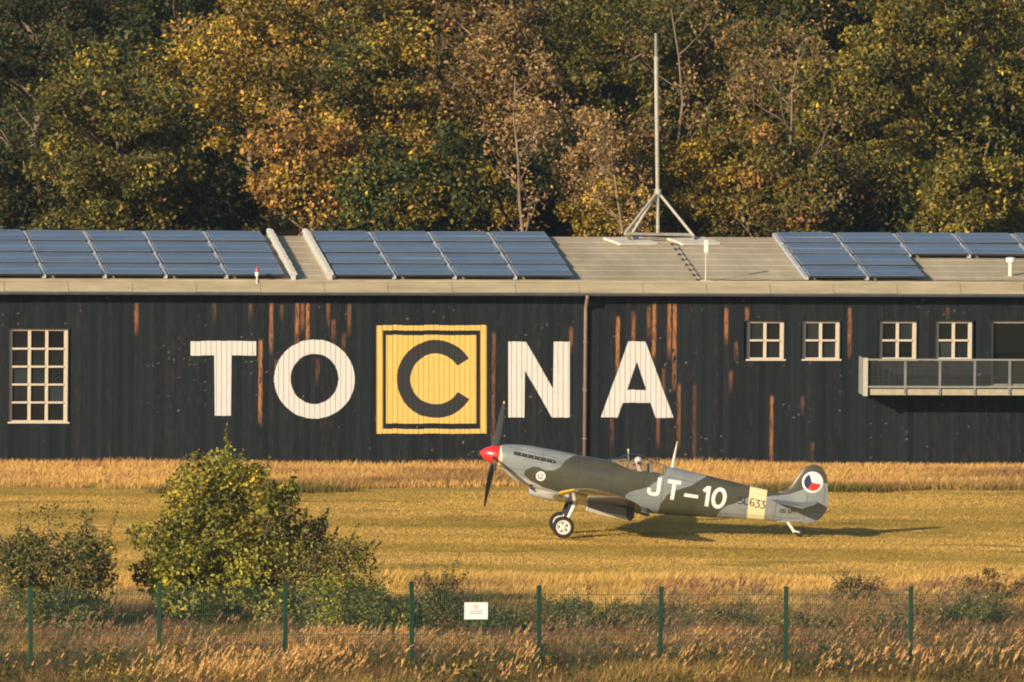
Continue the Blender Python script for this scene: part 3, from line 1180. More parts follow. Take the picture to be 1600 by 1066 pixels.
# (label, px, py, rx, ry, D, palette, second palette, clumps, per clump, seed, kwargs)
TREES = [
    # far rows, higher on the slope
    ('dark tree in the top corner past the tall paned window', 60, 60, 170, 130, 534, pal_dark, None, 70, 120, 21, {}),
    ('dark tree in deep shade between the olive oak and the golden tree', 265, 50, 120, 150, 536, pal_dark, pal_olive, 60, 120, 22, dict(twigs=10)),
    ('tall golden brown tree high above the letter O', 520, 40, 150, 120, 538, pal_gold, pal_brown, 80, 150, 23, {}),
    ('brown tree at the top of the picture above the yellow square', 700, 20, 130, 110, 540, pal_brown, pal_olive, 80, 140, 24, {}),
    ('green brown tree at the top above the letter N', 860, 30, 130, 120, 541, pal_olive, pal_ygrn, 80, 140, 25, {}),
    ('green tree at the top behind the tip of the mast', 1010, 60, 120, 130, 540, pal_ygrn, pal_olive, 80, 140, 26, dict(bark=M_pale, twigs=8)),
    ('dull olive tree at the top just past the mast', 1160, 30, 130, 110, 538, pal_olive, pal_dark, 80, 140, 27, dict(twigs=6)),
    ('brown tree at the top above the four pane windows', 1300, 20, 130, 100, 540, pal_olive, pal_ygrn, 80, 140, 28, {}),
    ('yellow green tree filling the top corner above the balcony', 1510, 50, 140, 120, 536, pal_ygrn, pal_yel, 80, 150, 29, {}),
    # middle row
    ('golden tree above the letter T with light breaking on its side', 400, 120, 110, 130, 522, pal_gold, pal_yel, 80, 170, 31, {}),
    ('olive gold tree above the yellow square', 615, 150, 120, 120, 524, pal_gold, pal_olive, 80, 160, 32, dict(twigs=4)),
    ('slender brown tree with a pale trunk above the letter N', 800, 150, 95, 150, 520, pal_brown, pal_beige, 75, 150, 33, dict(bark=M_pale, twigs=14)),
    ('green tree behind the mast pole', 960, 150, 105, 120, 522, pal_olive, pal_ygrn, 75, 160, 34, {}),
    ('half bare brown tree beside the mast pole', 1125, 150, 80, 130, 524, pal_olive, pal_beige, 55, 120, 35, dict(bark=M_pale, twigs=16)),
    ('brown and gold tree with bare pale twigs past the mast', 1220, 160, 100, 120, 521, pal_olive, pal_beige, 75, 140, 36, dict(bark=M_pale, twigs=14)),
    ('broad yellow green tree above the balcony windows', 1380, 170, 130, 140, 517, pal_ygrn, pal_olive, 100, 190, 37, {}),
    ('olive tree at the edge of the wood above the balcony', 1560, 190, 90, 90, 520, pal_ygrn, pal_dark, 60, 150, 38, {}),
    # front row, close behind the ridge
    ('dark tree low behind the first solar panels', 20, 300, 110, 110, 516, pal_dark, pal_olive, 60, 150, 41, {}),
    ('broad olive oak with lit tips behind the first solar array', 190, 260, 140, 150, 511, pal_olive, pal_ygrn, 110, 210, 42, {}),
    ('orange brown tree above the two white copings', 490, 265, 85, 85, 511, pal_orange, pal_gold, 65, 180, 43, dict(twigs=6)),
    ('dark green bush tree low behind the middle solar array', 600, 320, 80, 75, 509, pal_green, pal_dark, 50, 170, 44, {}),
    ('dark green tree with yellow lit leaves above the letter N', 700, 300, 85, 85, 509, pal_green, pal_yel, 60, 190, 45, dict(leaf=.18)),
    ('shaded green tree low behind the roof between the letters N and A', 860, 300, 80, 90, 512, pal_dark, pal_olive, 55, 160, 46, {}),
    ('dry beige tree beside the foot of the mast', 955, 270, 65, 75, 510, pal_beige, pal_gold, 45, 150, 47, dict(bark=M_pale, twigs=16)),
    ('low yellow bush touching the roof before the mast tripod', 960, 340, 65, 40, 508, pal_yel, pal_gold, 28, 180, 48, {}),
    ('yellow olive tree low behind the mast tripod', 1100, 300, 95, 95, 511, pal_yel, pal_olive, 70, 180, 49, {}),
    ('rust flecked olive tree low behind the last solar array', 1240, 310, 105, 90, 510, pal_olive, pal_orange, 75, 180, 50, {}),
    ('round dark green tree low above the balcony windows', 1390, 330, 80, 70, 512, pal_green, pal_ygrn, 50, 170, 51, {}),
    ('leafy olive green tree low in the corner above the vent pipe', 1530, 310, 95, 80, 508, pal_ygrn, pal_olive, 75, 200, 52, {}),
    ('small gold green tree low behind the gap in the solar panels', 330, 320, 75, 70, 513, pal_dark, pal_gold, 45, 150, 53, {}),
]
for (lb, px, py, rx, ry, D, pl, pl2, n, per, sd_, kw) in TREES:
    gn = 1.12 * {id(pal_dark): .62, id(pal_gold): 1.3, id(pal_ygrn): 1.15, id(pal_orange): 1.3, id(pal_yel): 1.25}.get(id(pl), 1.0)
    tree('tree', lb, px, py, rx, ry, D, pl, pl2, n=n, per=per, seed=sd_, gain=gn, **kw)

# nearly bare trees whose pale limbs catch the light
def bare_tree(label, px, pyb, pyt, D, seed, pal, spread=.5, lean=0.0):
    c = at_Y(px, pyb, D)
    top = at_Y(px + lean, pyt, D)
    gz = hill_z(c.x, c.y)
    root = empty('bare_tree', (c.x, c.y, gz))
    tag(root, label, 'tree', 'trees of the wood behind the hangar')
    r = random.Random(seed)
    h = top.z - gz
    dx = top.x - c.x
    tr, br, tips = MB(), MB(), []
    pts = [Vector((dx * (k / 8) ** 1.3 + r.uniform(-.06, .06) * k * .5, r.uniform(-.1, .1), h * k / 8)) for k in range(9)]
    tr.tube(pts, [.10 * (1 - .105 * k) for k in range(9)], 7)
    tr.build('trunk', M_pale, root, smooth='all')

    def grow(a, d, L, rad, lev):
        q = [a]
        for k in range(4):
            d = (d + Vector((r.uniform(-.28, .28), r.uniform(-.28, .28), r.uniform(-.05, .22)))).normalized()
            q.append(q[-1] + d * L / 4)
        br.tube(q, [rad * (1 - .2 * k) for k in range(5)], 5)
        if lev:
            for k in range(3):
                e = q[r.choice((2, 3, 4))]
                grow(e, (d + Vector((r.uniform(-.8, .8), r.uniform(-.8, .8), r.uniform(-.1, .6)))).normalized(), L * r.uniform(.45, .7), rad * .45, lev - 1)
        else:
            tips.append(q[-1])
    for k in range(9):
        t = r.uniform(.35, .97)
        i = min(7, int(t * 8))
        a = pts[i].lerp(pts[i + 1], t * 8 - i)
        an = r.uniform(0, 6.28)
        grow(a, Vector((math.cos(an), math.sin(an) * .7 - .2, r.uniform(.3, .9))).normalized(), r.uniform(.8, 1.7) * spread * 2, .045 * (1.15 - t) + .012, 2)
    br.build('limb', M_pale, root, smooth='all')['kind'] = 'stuff'
    V, F, T, off = [], [], [], 0
    for e in tips:
        m_ = 16
        v_, f_, c_ = leaves_np(np.array(e) + rng.normal(size=(m_, 3)) * .2, np.array([0, 0, .3]), .14 * rng.uniform(.6, 1.3, m_), pick(pal, m_) * rng.uniform(.8, 1.4, (m_, 1)) * 1.3)
        V.append(v_); F.append(f_ + off); T.append(c_); off += len(v_)
    mesh_np('crown', np.vstack(V), np.vstack(F), M_leaf, np.clip(np.vstack(T), 0, 1), root)


bare_tree('thin half bare tree with pale trunk above the tail of the letter N', 822, 345, 120, 507, 81, pal_beige, .5, -12)
bare_tree('half bare pale tree with fine twigs close beside the mast pole', 985, 350, 190, 506.5, 82, pal_beige, .45, -25)
bare_tree('bare pale limbs at the top just past the tip of the mast', 1075, 300, 15, 512, 83, pal_brown, .5, -20)
bare_tree('twiggy pale tree above the first four pane window', 1205, 345, 70, 509, 84, pal_brown, .6, 40)

# far wood behind them: reads as one mass
V, F, T, off = [], [], [], 0
for k in range(830):
    D = rng.uniform(548, 566) if k < 700 else rng.uniform(513, 545)
    px, py = rng.uniform(-120, 1720), rng.uniform(-90, 330)
    c = np.array(at_Y(px, py, D))
    c[2] = max(c[2], hill_z(c[0], c[1]) + .3)
    m = 150
    d = rng.normal(size=(m, 3))
    d /= np.linalg.norm(d, axis=1)[:, None]
    pts = c + d * (rng.uniform(.3, 1, m)[:, None] * 1.1)
    t = pick(pal_dark if rng.uniform() < .6 else pal_olive, m) * rng.uniform(.6, 1.3, (m, 1))
    v, f, tt = leaves_np(pts, d * .6, .2 * rng.uniform(.7, 1.3, m), t)
    V.append(v); F.append(f + off); T.append(tt); off += len(v)
fw_ = mesh_np('far_wood', np.vstack(V), np.vstack(F), M_leaf, np.clip(np.vstack(T), 0, 1))
tag(fw_, 'mass of dark foliage deep in the wood', 'wood', kind='stuff')


def bush(name, label, px, pyb, ytop, rpx, pal, pal2, n, per, seed, cr=.42, leaf=.095, depth=.8, group='bushes along the fence', stems=7, lift=.42):
    b = on_ground(px, pyb)
    D = b.y
    h = at_Y(px, ytop, D).z
    rx = rpx * D / FPX
    root = empty(name, (b.x, b.y, 0))
    tag(root, label, 'bush', group)
    cs = crown('foliage', root, (0, 0, h * (lift + .06)), (rx, rx * depth, h * .52), n, per, cr, leaf, pal, pal2, seed, (0.25, 1.0), lim=lambda p: p[2] > .12, flat=.9, gain=1.7, lum=.45)
    r = random.Random(seed)
    st = MB()
    for k in range(stems * 3):
        e = Vector(cs[r.randrange(len(cs))])
        a = Vector((r.uniform(-.15, .15) * rx, r.uniform(-.1, .1) * rx, -.05))
        md = a.lerp(e, .5) + Vector((r.uniform(-.2, .2), 0, .1))
        st.tube([a, md, e, e + (e - md).normalized() * r.uniform(.1, .35)], [.035, .025, .012, .004], 5)
    st.build('stem', M_bark, root, smooth='all')
    # leafy shoots standing out of the outline
    V, F, T, off, sh = [], [], [], 0, MB()
    for k in range(int(n * .55)):
        a = Vector(cs[r.randrange(len(cs))])
        o_ = (a - Vector((0, 0, h * .3)))
        o_ = (o_.normalized() + Vector((r.uniform(-.4, .6), r.uniform(-.3, .3), r.uniform(.0, .6)))).normalized()
        L = r.uniform(.35, .95) * min(1.0, h / 3.0 + .3)
        b = a + o_ * L + Vector((0, 0, .08))
        sh.tube([a, a.lerp(b, .55) + Vector((0, 0, .04)), b], [.010, .007, .003], 4)
        m_ = int(46 * L)
        tt_ = rng.uniform(.15, 1.05, m_)[:, None]
        pts = np.array(a) * (1 - tt_) + np.array(b) * tt_ + rng.normal(size=(m_, 3)) * .07 * (1.15 - tt_)
        v_, f_, c_ = leaves_np(pts, np.array([0, 0, .5]), leaf * rng.uniform(.6, 1.25, m_), pick(pal, m_) * rng.uniform(.8, 1.3, (m_, 1)) * 1.6)
        V.append(v_); F.append(f_ + off); T.append(c_); off += len(v_)
    sh.build('shoot', M_bark, root)['kind'] = 'stuff'
    mesh_np('shoot_leaves', np.vstack(V), np.vstack(F), M_leaf, np.clip(np.vstack(T), 0, 1), root)
    return root


pal_bush = P((4, (1, (0.135, 0.130, 0.018))), (2.5, (1, (.19, .165, .02))), (2.5, OLG), (.15, YE))
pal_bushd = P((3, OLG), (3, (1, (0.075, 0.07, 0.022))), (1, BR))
pal_heath = P((3, BR), (2, OLG), (1, (1, (.12, .07, .04))))
bush('bush', 'large yellow green bush standing in front of the mown field', 345, 992, 716, 142, pal_bush, P((3, (1, (.21, .175, .02))), (.4, YE), (1.5, OL)), 105, 250, 61, cr=.45, leaf=.125)
bush('bush', 'pointed top shoot of leaves rising behind the large yellow green bush', 325, 985, 712, 60, pal_bush, None, 60, 150, 62, cr=.34, leaf=.12, lift=.5)
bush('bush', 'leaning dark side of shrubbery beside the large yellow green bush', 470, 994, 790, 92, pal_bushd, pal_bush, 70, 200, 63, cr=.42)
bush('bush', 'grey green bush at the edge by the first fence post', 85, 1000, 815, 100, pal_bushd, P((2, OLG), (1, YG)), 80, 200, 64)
bush('bush', 'low spreading olive bush between the third and fourth fence posts', 548, 1003, 885, 95, pal_bush, pal_bushd, 60, 190, 65, cr=.38, leaf=.085)
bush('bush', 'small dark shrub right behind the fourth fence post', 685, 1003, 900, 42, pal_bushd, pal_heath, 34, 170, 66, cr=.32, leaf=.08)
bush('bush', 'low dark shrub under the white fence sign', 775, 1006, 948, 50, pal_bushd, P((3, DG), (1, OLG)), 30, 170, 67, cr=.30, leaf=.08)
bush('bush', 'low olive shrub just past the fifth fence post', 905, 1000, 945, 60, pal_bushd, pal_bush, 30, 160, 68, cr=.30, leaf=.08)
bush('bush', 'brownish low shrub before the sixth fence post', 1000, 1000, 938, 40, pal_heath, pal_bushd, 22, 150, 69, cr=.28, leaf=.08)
bush('bush', 'dry purple brown shrub behind the last fence bays', 1345, 952, 905, 55, pal_heath, None, 26, 140, 70, cr=.26, leaf=.07)
bush('bush', 'dry brown shrub at the far edge above the fence line', 1545, 955, 900, 45, pal_heath, pal_bushd, 24, 140, 71, cr=.28, leaf=.07)
bush('bush', 'green low shrub at the edge past the last fence post', 1520, 1000, 938, 75, pal_bushd, pal_bush, 34, 150, 72, cr=.3, leaf=.08)

bush('bush', 'long low brown scrub between the sixth and seventh fence posts', 1120, 1000, 950, 70, pal_heath, pal_bushd, 34, 150, 73, cr=.26, leaf=.075)
bush('bush', 'brown scrub with green tips around the seventh fence post', 1260, 1006, 958, 70, pal_heath, pal_bush, 34, 150, 74, cr=.26, leaf=.075)
bush('bush', 'dull reddish scrub around the last fence post in view', 1420, 1008, 955, 70, pal_heath, pal_bushd, 34, 150, 75, cr=.26, leaf=.075)

# =================================================================== GRASS
M_grass = leaf_mat('grass_blades', 0.42, 0.6, 0.2)


def gpos(n, y0, y1, x0=-60, x1=1660):
    """n ground points, even on the ground, between two photo rows (y0 far, y1 near)"""
    A = [np.array(on_ground(x, y)) for x, y in ((x0, y0), (x1, y0), (x0, y1), (x1, y1))]
    u, v = rng.uniform(size=n), rng.uniform(size=n)
    return (A[0] * ((1 - u) * (1 - v))[:, None] + A[1] * (u * (1 - v))[:, None] + A[2] * ((1 - u) * v)[:, None] + A[3] * (u * v)[:, None]), u, v


def blades(name, pos, h, w, tint, lean=.35, wind=(.12, 0, 0), segs=1, label=None, cat='grass', tip=None, parent=None):
    n = len(pos)
    a = rng.uniform(0, 2 * math.pi, n)
    wd = np.stack([np.cos(a), np.sin(a), np.zeros(n)], 1) * (w / 2)[:, None]
    ln = rng.normal(size=(n, 3)) * lean
    ln[:, 2] = 0
    top = pos + (np.array([0, 0, 1.0]) + ln + np.array(wind)) * h[:, None]
    if segs == 1:
        v = np.stack([pos - wd, pos + wd, top], 1).reshape(-1, 3)
        f = np.arange(n * 3, dtype=np.int32).reshape(n, 3)
        t = np.repeat(tint, 3, 0)
        if tip is not None:
            t[2::3] = tip
    else:
        mid = pos * .45 + top * .55 - (ln + np.array(wind)) * (h * .13)[:, None]
        v = np.stack([pos - wd * .7, pos + wd * .7, mid + wd, top, mid - wd], 1).reshape(-1, 3)
        i = np.arange(n, dtype=np.int32)[:, None] * 5
        f = np.vstack([i + np.array([[0, 1, 2]]), i + np.array([[0, 2, 4]]), i + np.array([[4, 2, 3]])]).astype(np.int32)
        t = np.repeat(tint, 5, 0)
    o = mesh_np(name, v, f, M_grass, np.clip(t, 0, 1), parent)
    return tag(o, label, cat, kind='stuff')


STRAW = np.array((0.80, 0.52, 0.16))
OCH = np.array((0.74, 0.475, 0.12))
GRN = np.array((0.45, 0.305, 0.055))
DGR = np.array((0.17, 0.15, 0.035))
PINK = np.array((0.70, 0.40, 0.15))
BRN = np.array((0.36, 0.20, 0.085))
PUR = np.array((0.24, 0.135, 0.085))


def lerp(a, b, t):
    return a + (b - a) * np.clip(t, 0, 1)[:, None]


# mown runway grass
n = 330000
p, u, v = gpos(n, 768, 916)
st = fbm(p[:, 0] * .10, p[:, 1] * .55, 3.0)          # streaks along the runway
fi = fbm(p[:, 0] * .9, p[:, 1] * .9, 5.0)
t = lerp(np.tile(OCH, (n, 1)), np.tile(GRN, (n, 1)), .42 + .95 * st + .25 * fi)
t = lerp(t, np.tile(STRAW, (n, 1)), (.5 * fi - .25 * st) * .9)
t = lerp(t, np.tile(DGR, (n, 1)), (fbm(p[:, 0] * .5, p[:, 1] * 1.2, 9.0) - .40) * 1.2)
t *= rng.uniform(.75, 1.2, (n, 1))
h = rng.uniform(.018, .046, n) * (1 + .45 * np.clip(fi, -1, 1))
blades('mown_grass', p, h, rng.uniform(.014, .034, n), t, lean=.8, label='mown yellow green grass of the runway')

# tall dry grass along the hangar
n = 110000
p, u, v = gpos(n, 726, 772)
e = fbm(p[:, 0] * .35, p[:, 1] * .8, 2.0)
p = p[(v < .86 + .22 * e)]
e = fbm(p[:, 0] * .35, p[:, 1] * .8, 2.0)
n = len(p)
fi = fbm(p[:, 0] * 1.1, p[:, 1] * 1.1, 8.0)
dep = np.array([(Vector(q) - P0).dot(NX) for q in p])
t = lerp(np.tile(STRAW, (n, 1)), np.tile(PINK, (n, 1)), .4 + .6 * fi)
t = lerp(t, np.tile(BRN, (n, 1)), (e + .1) * .9 * (dep > 3.2))
t = lerp(t, np.tile(DGR, (n, 1)), (dep - 8.2) / 2.5 * (.6 + .5 * e))
t *= rng.uniform(.75, 1.2, (n, 1))
h = rng.uniform(.10, .25, n) * (1 + .35 * e)
blades('dry_grass', p, h, rng.uniform(.012, .028, n), t, lean=.35, segs=2, label='tall dry orange grass along the foot of the hangar')

# tall pale grass on the near side of the runway
n = 120000
p, u, v = gpos(n, 912, 972)
e = fbm(p[:, 0] * .45, p[:, 1] * .6, 6.0)
fi = fbm(p[:, 0] * 1.3, p[:, 1] * 1.3, 4.0)
keep = (v > .06 * (1 + e))
p, u, v, e, fi = p[keep], u[keep], v[keep], e[keep], fi[keep]
n = len(p)
t = lerp(np.tile(STRAW, (n, 1)), np.tile(OCH, (n, 1)), .4 + .6 * fi)
t = lerp(t, np.tile(GRN, (n, 1)), (fbm(p[:, 0] * .3, p[:, 1] * .5, 12.0) - .1) * 1.2 * v)
t = lerp(t, np.tile(PUR, (n, 1)), (fbm(p[:, 0] * .6, p[:, 1] * .9, 15.0) - .35) * 1.6 * (v > .25))
t *= rng.uniform(.7, 1.2, (n, 1))
blades('pale_grass', p, rng.uniform(.22, .5, n) * (1 + .3 * e), rng.uniform(.018, .036, n), t, lean=.32, wind=(.22, 0, 0), segs=2, label='tall pale grass at the near edge of the runway')

# brown weeds and dry stems behind and in front of the fence
n = 110000
p, u, v = gpos(n, 965, 1062)
e = fbm(p[:, 0] * .5, p[:, 1] * .5, 16.0)
fi = fbm(p[:, 0] * 1.5, p[:, 1] * 1.5, 14.0)
t = lerp(np.tile(BRN, (n, 1)), np.tile(PUR, (n, 1)), .6 + .6 * fi)
t = lerp(t, np.tile(PINK, (n, 1)), (e - .25) * 1.2)
t = lerp(t, np.tile(OCH, (n, 1)), (fbm(p[:, 0] * .7, p[:, 1] * .7, 19.0) - .25) * 1.3)
t = lerp(t, np.tile(DGR, (n, 1)), (fbm(p[:, 0] * .6, p[:, 1] * .6, 23.0) - .2) * 1.5)
t *= rng.uniform(.45, 1.05, (n, 1)) * np.array((1.0, .92, .9))
blades('dry_weeds', p, rng.uniform(.25, .62, n) * (1 + .35 * e), rng.uniform(.016, .032, n), t, lean=.3, wind=(.25, 0, 0), segs=2, label='brown weeds and dry stems around the fence')

# foreground weeds in front of the fence
n = 90000
p, u, v = gpos(n, 1062, 1135)
e = fbm(p[:, 0] * .6, p[:, 1] * .4, 26.0)
fi = fbm(p[:, 0] * 1.6, p[:, 1] * 1.6, 24.0)
t = lerp(np.tile(BRN, (n, 1)), np.tile(DGR, (n, 1)), .5 + .8 * fi)
t = lerp(t, np.tile(OCH, (n, 1)), (e - .3) * 1.2)
t = lerp(t, np.tile(STRAW, (n, 1)), (fbm(p[:, 0] * .9, p[:, 1] * .7, 29.0) - .4) * 1.2)
t *= rng.uniform(.4, 1.0, (n, 1))
blades('foreground_weeds', p, rng.uniform(.3, .8, n) * (1 + .3 * e), rng.uniform(.016, .034, n), t, lean=.32, wind=(.22, 0, 0), segs=2, label='green and brown weeds in the foreground')


# feathery plumes on thin stems
def plumes(name, regions, label):
    V, F, T, off = [], [], [], 0
    for (n, y0, y1, x0, x1, h0, h1, c0) in regions:
        p, u, v = gpos(n, y0, y1, x0, x1)
        cl = fbm(p[:, 0] * .8, p[:, 1] * .8, y0 * .01)
        p = p[cl > -.05]
        n = len(p)
        h = rng.uniform(h0, h1, n)
        ln = np.stack([rng.uniform(.10, .45, n), rng.normal(size=n) * .12, np.zeros(n)], 1)
        top = p + (np.array([0, 0, 1.0]) + ln * .55) * h[:, None]
        # stem
        w = np.array([.006, 0, 0])
        sv = np.stack([p - w, p + w, top], 1).reshape(-1, 3)
        tc = c0 * rng.uniform(.7, 1.25, (n, 1))
        # plume: six slim leaves along the bent tip
        pv, pt = [], []
        d = np.array([0, 0, 1.0]) + ln * 2.2
        d /= np.linalg.norm(d, axis=1)[:, None]
        L = rng.uniform(.16, .32, n)[:, None]
        for k in range(7):
            b = top + d * L * (k / 7 * .75 - .1)
            s = rng.normal(size=(n, 3)) * .28 + d
            s /= np.linalg.norm(s, axis=1)[:, None]
            q = np.cross(s, rng.normal(size=(n, 3)))
            q /= np.linalg.norm(q, axis=1)[:, None]
            l = L * rng.uniform(.3, .5, (n, 1))
            pv.append(np.stack([b - q * .018, b + q * .018, b + s * l], 1).reshape(-1, 3))
            pt.append(np.repeat(tc * rng.uniform(.8, 1.2, (n, 1)), 3, 0))
        for vv, tt in [(sv, np.repeat(tc * .7, 3, 0))] + list(zip(pv, pt)):
            V.append(vv); T.append(tt)
            F.append(np.arange(len(vv), dtype=np.int32).reshape(-1, 3) + off)
            off += len(vv)
    o = mesh_np(name, np.vstack(V), np.vstack(F), M_grass, np.clip(np.vstack(T), 0, 1))
    return tag(o, label, 'reed grass', kind='stuff')


RB = np.array((0.70, 0.41, 0.15))
RBR = np.array((0.38, 0.21, 0.105))
plumes('reed_plumes', [(1500, 1045, 1085, 440, 830, .75, 1.05, RB), (900, 1060, 1120, 190, 560, .8, 1.2, RB), (1300, 1020, 1070, 830, 1660, .55, .95, RBR),
                       (700, 1045, 1090, 1000, 1660, .7, 1.05, RB), (800, 990, 1050, -60, 450, .4, .8, RBR), (500, 1065, 1120, -60, 1660, .6, 1.0, RB),
                       (1200, 945, 985, 1000, 1660, .45, .7, RBR)], 'feathery reed plumes leaning in the foreground')

# yellow flower heads and leafy weeds right in front
V, F, T, off = [], [], [], 0
p, u, v = gpos(1100, 1045, 1130)
cl = fbm(p[:, 0] * .7, p[:, 1] * .7, 41.0)
for q, c in zip(p, cl):
    m = 70
    hh = rng.uniform(.3, .95)
    d = rng.normal(size=(m, 3))
    d /= np.linalg.norm(d, axis=1)[:, None]
    pts = q + np.array([0, 0, hh * .55]) + d * np.array([.22, .22, hh * .45]) * rng.uniform(.3, 1, (m, 1))
    pl = P((3, OLG), (2, (1, (.10, .08, .02))), (1, BR)) if c < .35 else P((1.5, YE), (2, OL), (2, OLG))
    vv, ff, tt = leaves_np(pts, d * .3 + np.array([0, 0, .4]),   .105 * rng.uniform(.6, 1.4, m), pick(pl, m) * 1.2 * rng.uniform(.7, 1.25, (m, 1)))
    V.append(vv); F.append(ff + off); T.append(tt); off += len(vv)
tag(mesh_np('leafy_weeds', np.vstack(V), np.vstack(F), M_leaf, np.clip(np.vstack(T), 0, 1)), 'leafy weeds with yellow heads at the bottom edge', 'weeds', kind='stuff')

# low leafy weeds behind the fence
V, F, T, off = [], [], [], 0
for (n_, y0, y1, x0, x1, pl_) in ((800, 965, 1050, 900, 1660, P((3, BR), (2, (1, (.13, .075, .045))), (1, OL))), (160, 960, 1000, 720, 1100, P((3, OLG), (2, BR))), (200, 985, 1045, -60, 700, P((2, BR), (2, OL), (1, OLG)))):
    p, u, v = gpos(n_, y0, y1, x0, x1)
    for q in p:
        m = 60
        hh = rng.uniform(.2, .6)
        d = rng.normal(size=(m, 3))
        d /= np.linalg.norm(d, axis=1)[:, None]
        pts = q + np.array([0, 0, hh * .55]) + d * np.array([.24, .24, hh * .5]) * rng.uniform(.3, 1, (m, 1))
        vv, ff, tt = leaves_np(pts, d * .3 + np.array([0, 0, .4]), .085 * rng.uniform(.6, 1.4, m), pick(pl_, m) * 1.2 * rng.uniform(.7, 1.25, (m, 1)))
        V.append(vv); F.append(ff + off); T.append(tt); off += len(vv)
tag(mesh_np('brown_weeds', np.vstack(V), np.vstack(F), M_leaf, np.clip(np.vstack(T), 0, 1)), 'brown leafy weeds behind the fence', 'weeds', kind='stuff')

# =================================================================== FENCE
fence = empty('mesh_fence', on_ground(800, 1076))
tag(fence, 'green wire mesh fence on square posts crossing the foreground', 'fence')
M_green = mat('green_powder_coat', (0.006, 0.036, 0.018), 0.45, 0.15, 4.0, spec=0.4)
M_wire = mat('green_wire', (0.020, 0.055, 0.028), 0.5, 0.1, 4.0)
FO = Vector(fence.location)
postpx = [(-152, 912), (48, 917), (248, 912), (446, 909), (643.5, 910), (842, 916), (1030.5, 918), (1226.5, 918), (1422.5, 918), (1620, 918)]
fp = []
post_me = {}
for x, yt in postpx:
    b = on_ground(x, 1076)
    top = at_Y(x, yt, b.y).z
    fp.append((b - FO, top))
    mb = MB().box(-.055, .055, -.035, .035, -.2, top)
    po = mb.build('post', M_green, fence, bevel=.006)
    po.location = b - FO
    po.rotation_euler = (random.uniform(-.012, .012), random.uniform(-.014, .014), PSI + random.uniform(-.05, .05))
    cp_ = MB().box(-.062, .062, -.042, .042, top, top + .018).build('post_cap', M_green, po, bevel=.004)
for (a, ha), (b, hb) in zip(fp[:-1], fp[1:]):
    hh = min(ha, hb) - .06
    d = (b - a)
    L = d.length
    d.normalize()
    mb = MB()
    k = .10
    while k < L - .06:
        q = a + d * k
        mb.box(q.x - .0045, q.x + .0045, q.y - .0045, q.y + .0045, .03, hh)
        k += .05
    z = .08
    while z <= hh:
        for oy in (-.008, .008):
            mb.bar(a + d * .06 + Vector((0, oy, z)), b - d * .06 + Vector((0, oy, z)), .010, .010)
        z += .2445
    mb.build('mesh_panel', M_wire, fence)['kind'] = 'stuff'
# sign on the fence
a, b = fp[4][0] + FO, fp[5][0] + FO
c = on_plane(744, 954.5, a, Vector((b.y - a.y, -(b.x - a.x), 0)).normalized())
sg = empty('warning_sign', c + Vector((0, -.03, 0)), math.atan2(b.y - a.y, b.x - a.x))
tag(sg, 'small white warning plate with red symbol hung on the fence', 'sign')
M_sign = mat('white_sign_plate', (0.76, 0.74, 0.72), 0.5, 0.06, 3.0)
M_sred = mat('faded_red_print', (0.62, 0.22, 0.18), 0.5, 0.1, 9.0)
M_stxt = mat('faded_brown_print', (0.42, 0.27, 0.25), 0.5, 0.15, 40.0)
MB().box(-.285, .285, 0, .006, -.205, .205).build('plate', M_sign, sg, bevel=.004)
ring = MB()
rg = lambda r, y: [(r * math.cos(k * math.pi / 12), y, .10 + r * math.sin(k * math.pi / 12)) for k in range(24)]
ring.add(rg(.055, -.004) + rg(.040, -.004), [(k, (k + 1) % 24, 24 + (k + 1) % 24, 24 + k) for k in range(24)])
ring.bar((-.033, -.005, .133), (.033, -.005, .067), .004, .012)
ring.build('symbol', M_sred, sg)
tx = MB()
for zz, n_, w0 in ((-.005, 12, .145), (-.06, 15, .165)):
    x = -w0
    while x < w0:
        w = random.uniform(.012, .030)
        tx.box(x, min(w0, x + w), -.004, -.003, zz - .013, zz + .013)
        x += w + .006
tx.build('print_line', M_stxt, sg)
for sx in (-.26, .26):
    for sz in (-.18, .18):
        MB().lathe([(0, .008), (.012, .008)], (sx, -.011, sz), (0, 1, 0), 8).build('bolt', M_galv, sg)

# =================================================================== HAZE
hz = MB().box(-3100, 3100, -900, 5100, -1.0, 37.0)
m = bpy.data.materials.new('thin_evening_haze')
m.use_nodes = True
nt = m.node_tree
nt.nodes.clear()
pv = nt.nodes.new('ShaderNodeVolumePrincipled')
pv.inputs['Color'].default_value = (0.55, 0.78, 1.0, 1)
pv.inputs['Density'].default_value = 0.000038
pv.inputs['Anisotropy'].default_value = 0.0
mo = nt.nodes.new('ShaderNodeOutputMaterial')
nt.links.new(pv.outputs[0], mo.inputs['Volume'])
tag(hz.build('haze', m), 'thin bluish evening haze in the air', 'haze', kind='stuff')
# =================================================================== AIRCRAFT
TH = R(2.8)
AP = on_ground(880, 838.4)
plane = empty('fighter_aircraft', AP + Vector((0, 0, .025)), TH)
tag(plane, 'camouflaged propeller fighter aircraft with red spinner taxiing on the grass', 'aircraft')
UA = Vector((math.cos(TH), math.sin(TH), 0))
LA = Vector((-math.sin(TH), math.cos(TH), 0))


def A(px, py, yl=0.0):
    """photo pixel on the upright plane yl metres from the aircraft's centre line -> aircraft coordinates"""
    p = on_plane(px, py, AP + LA * yl, LA) - AP
    return p.dot(UA), p.z


def AV(px, py, yl=0.0):
    x, z = A(px, py, yl)
    return Vector((x, yl, z))


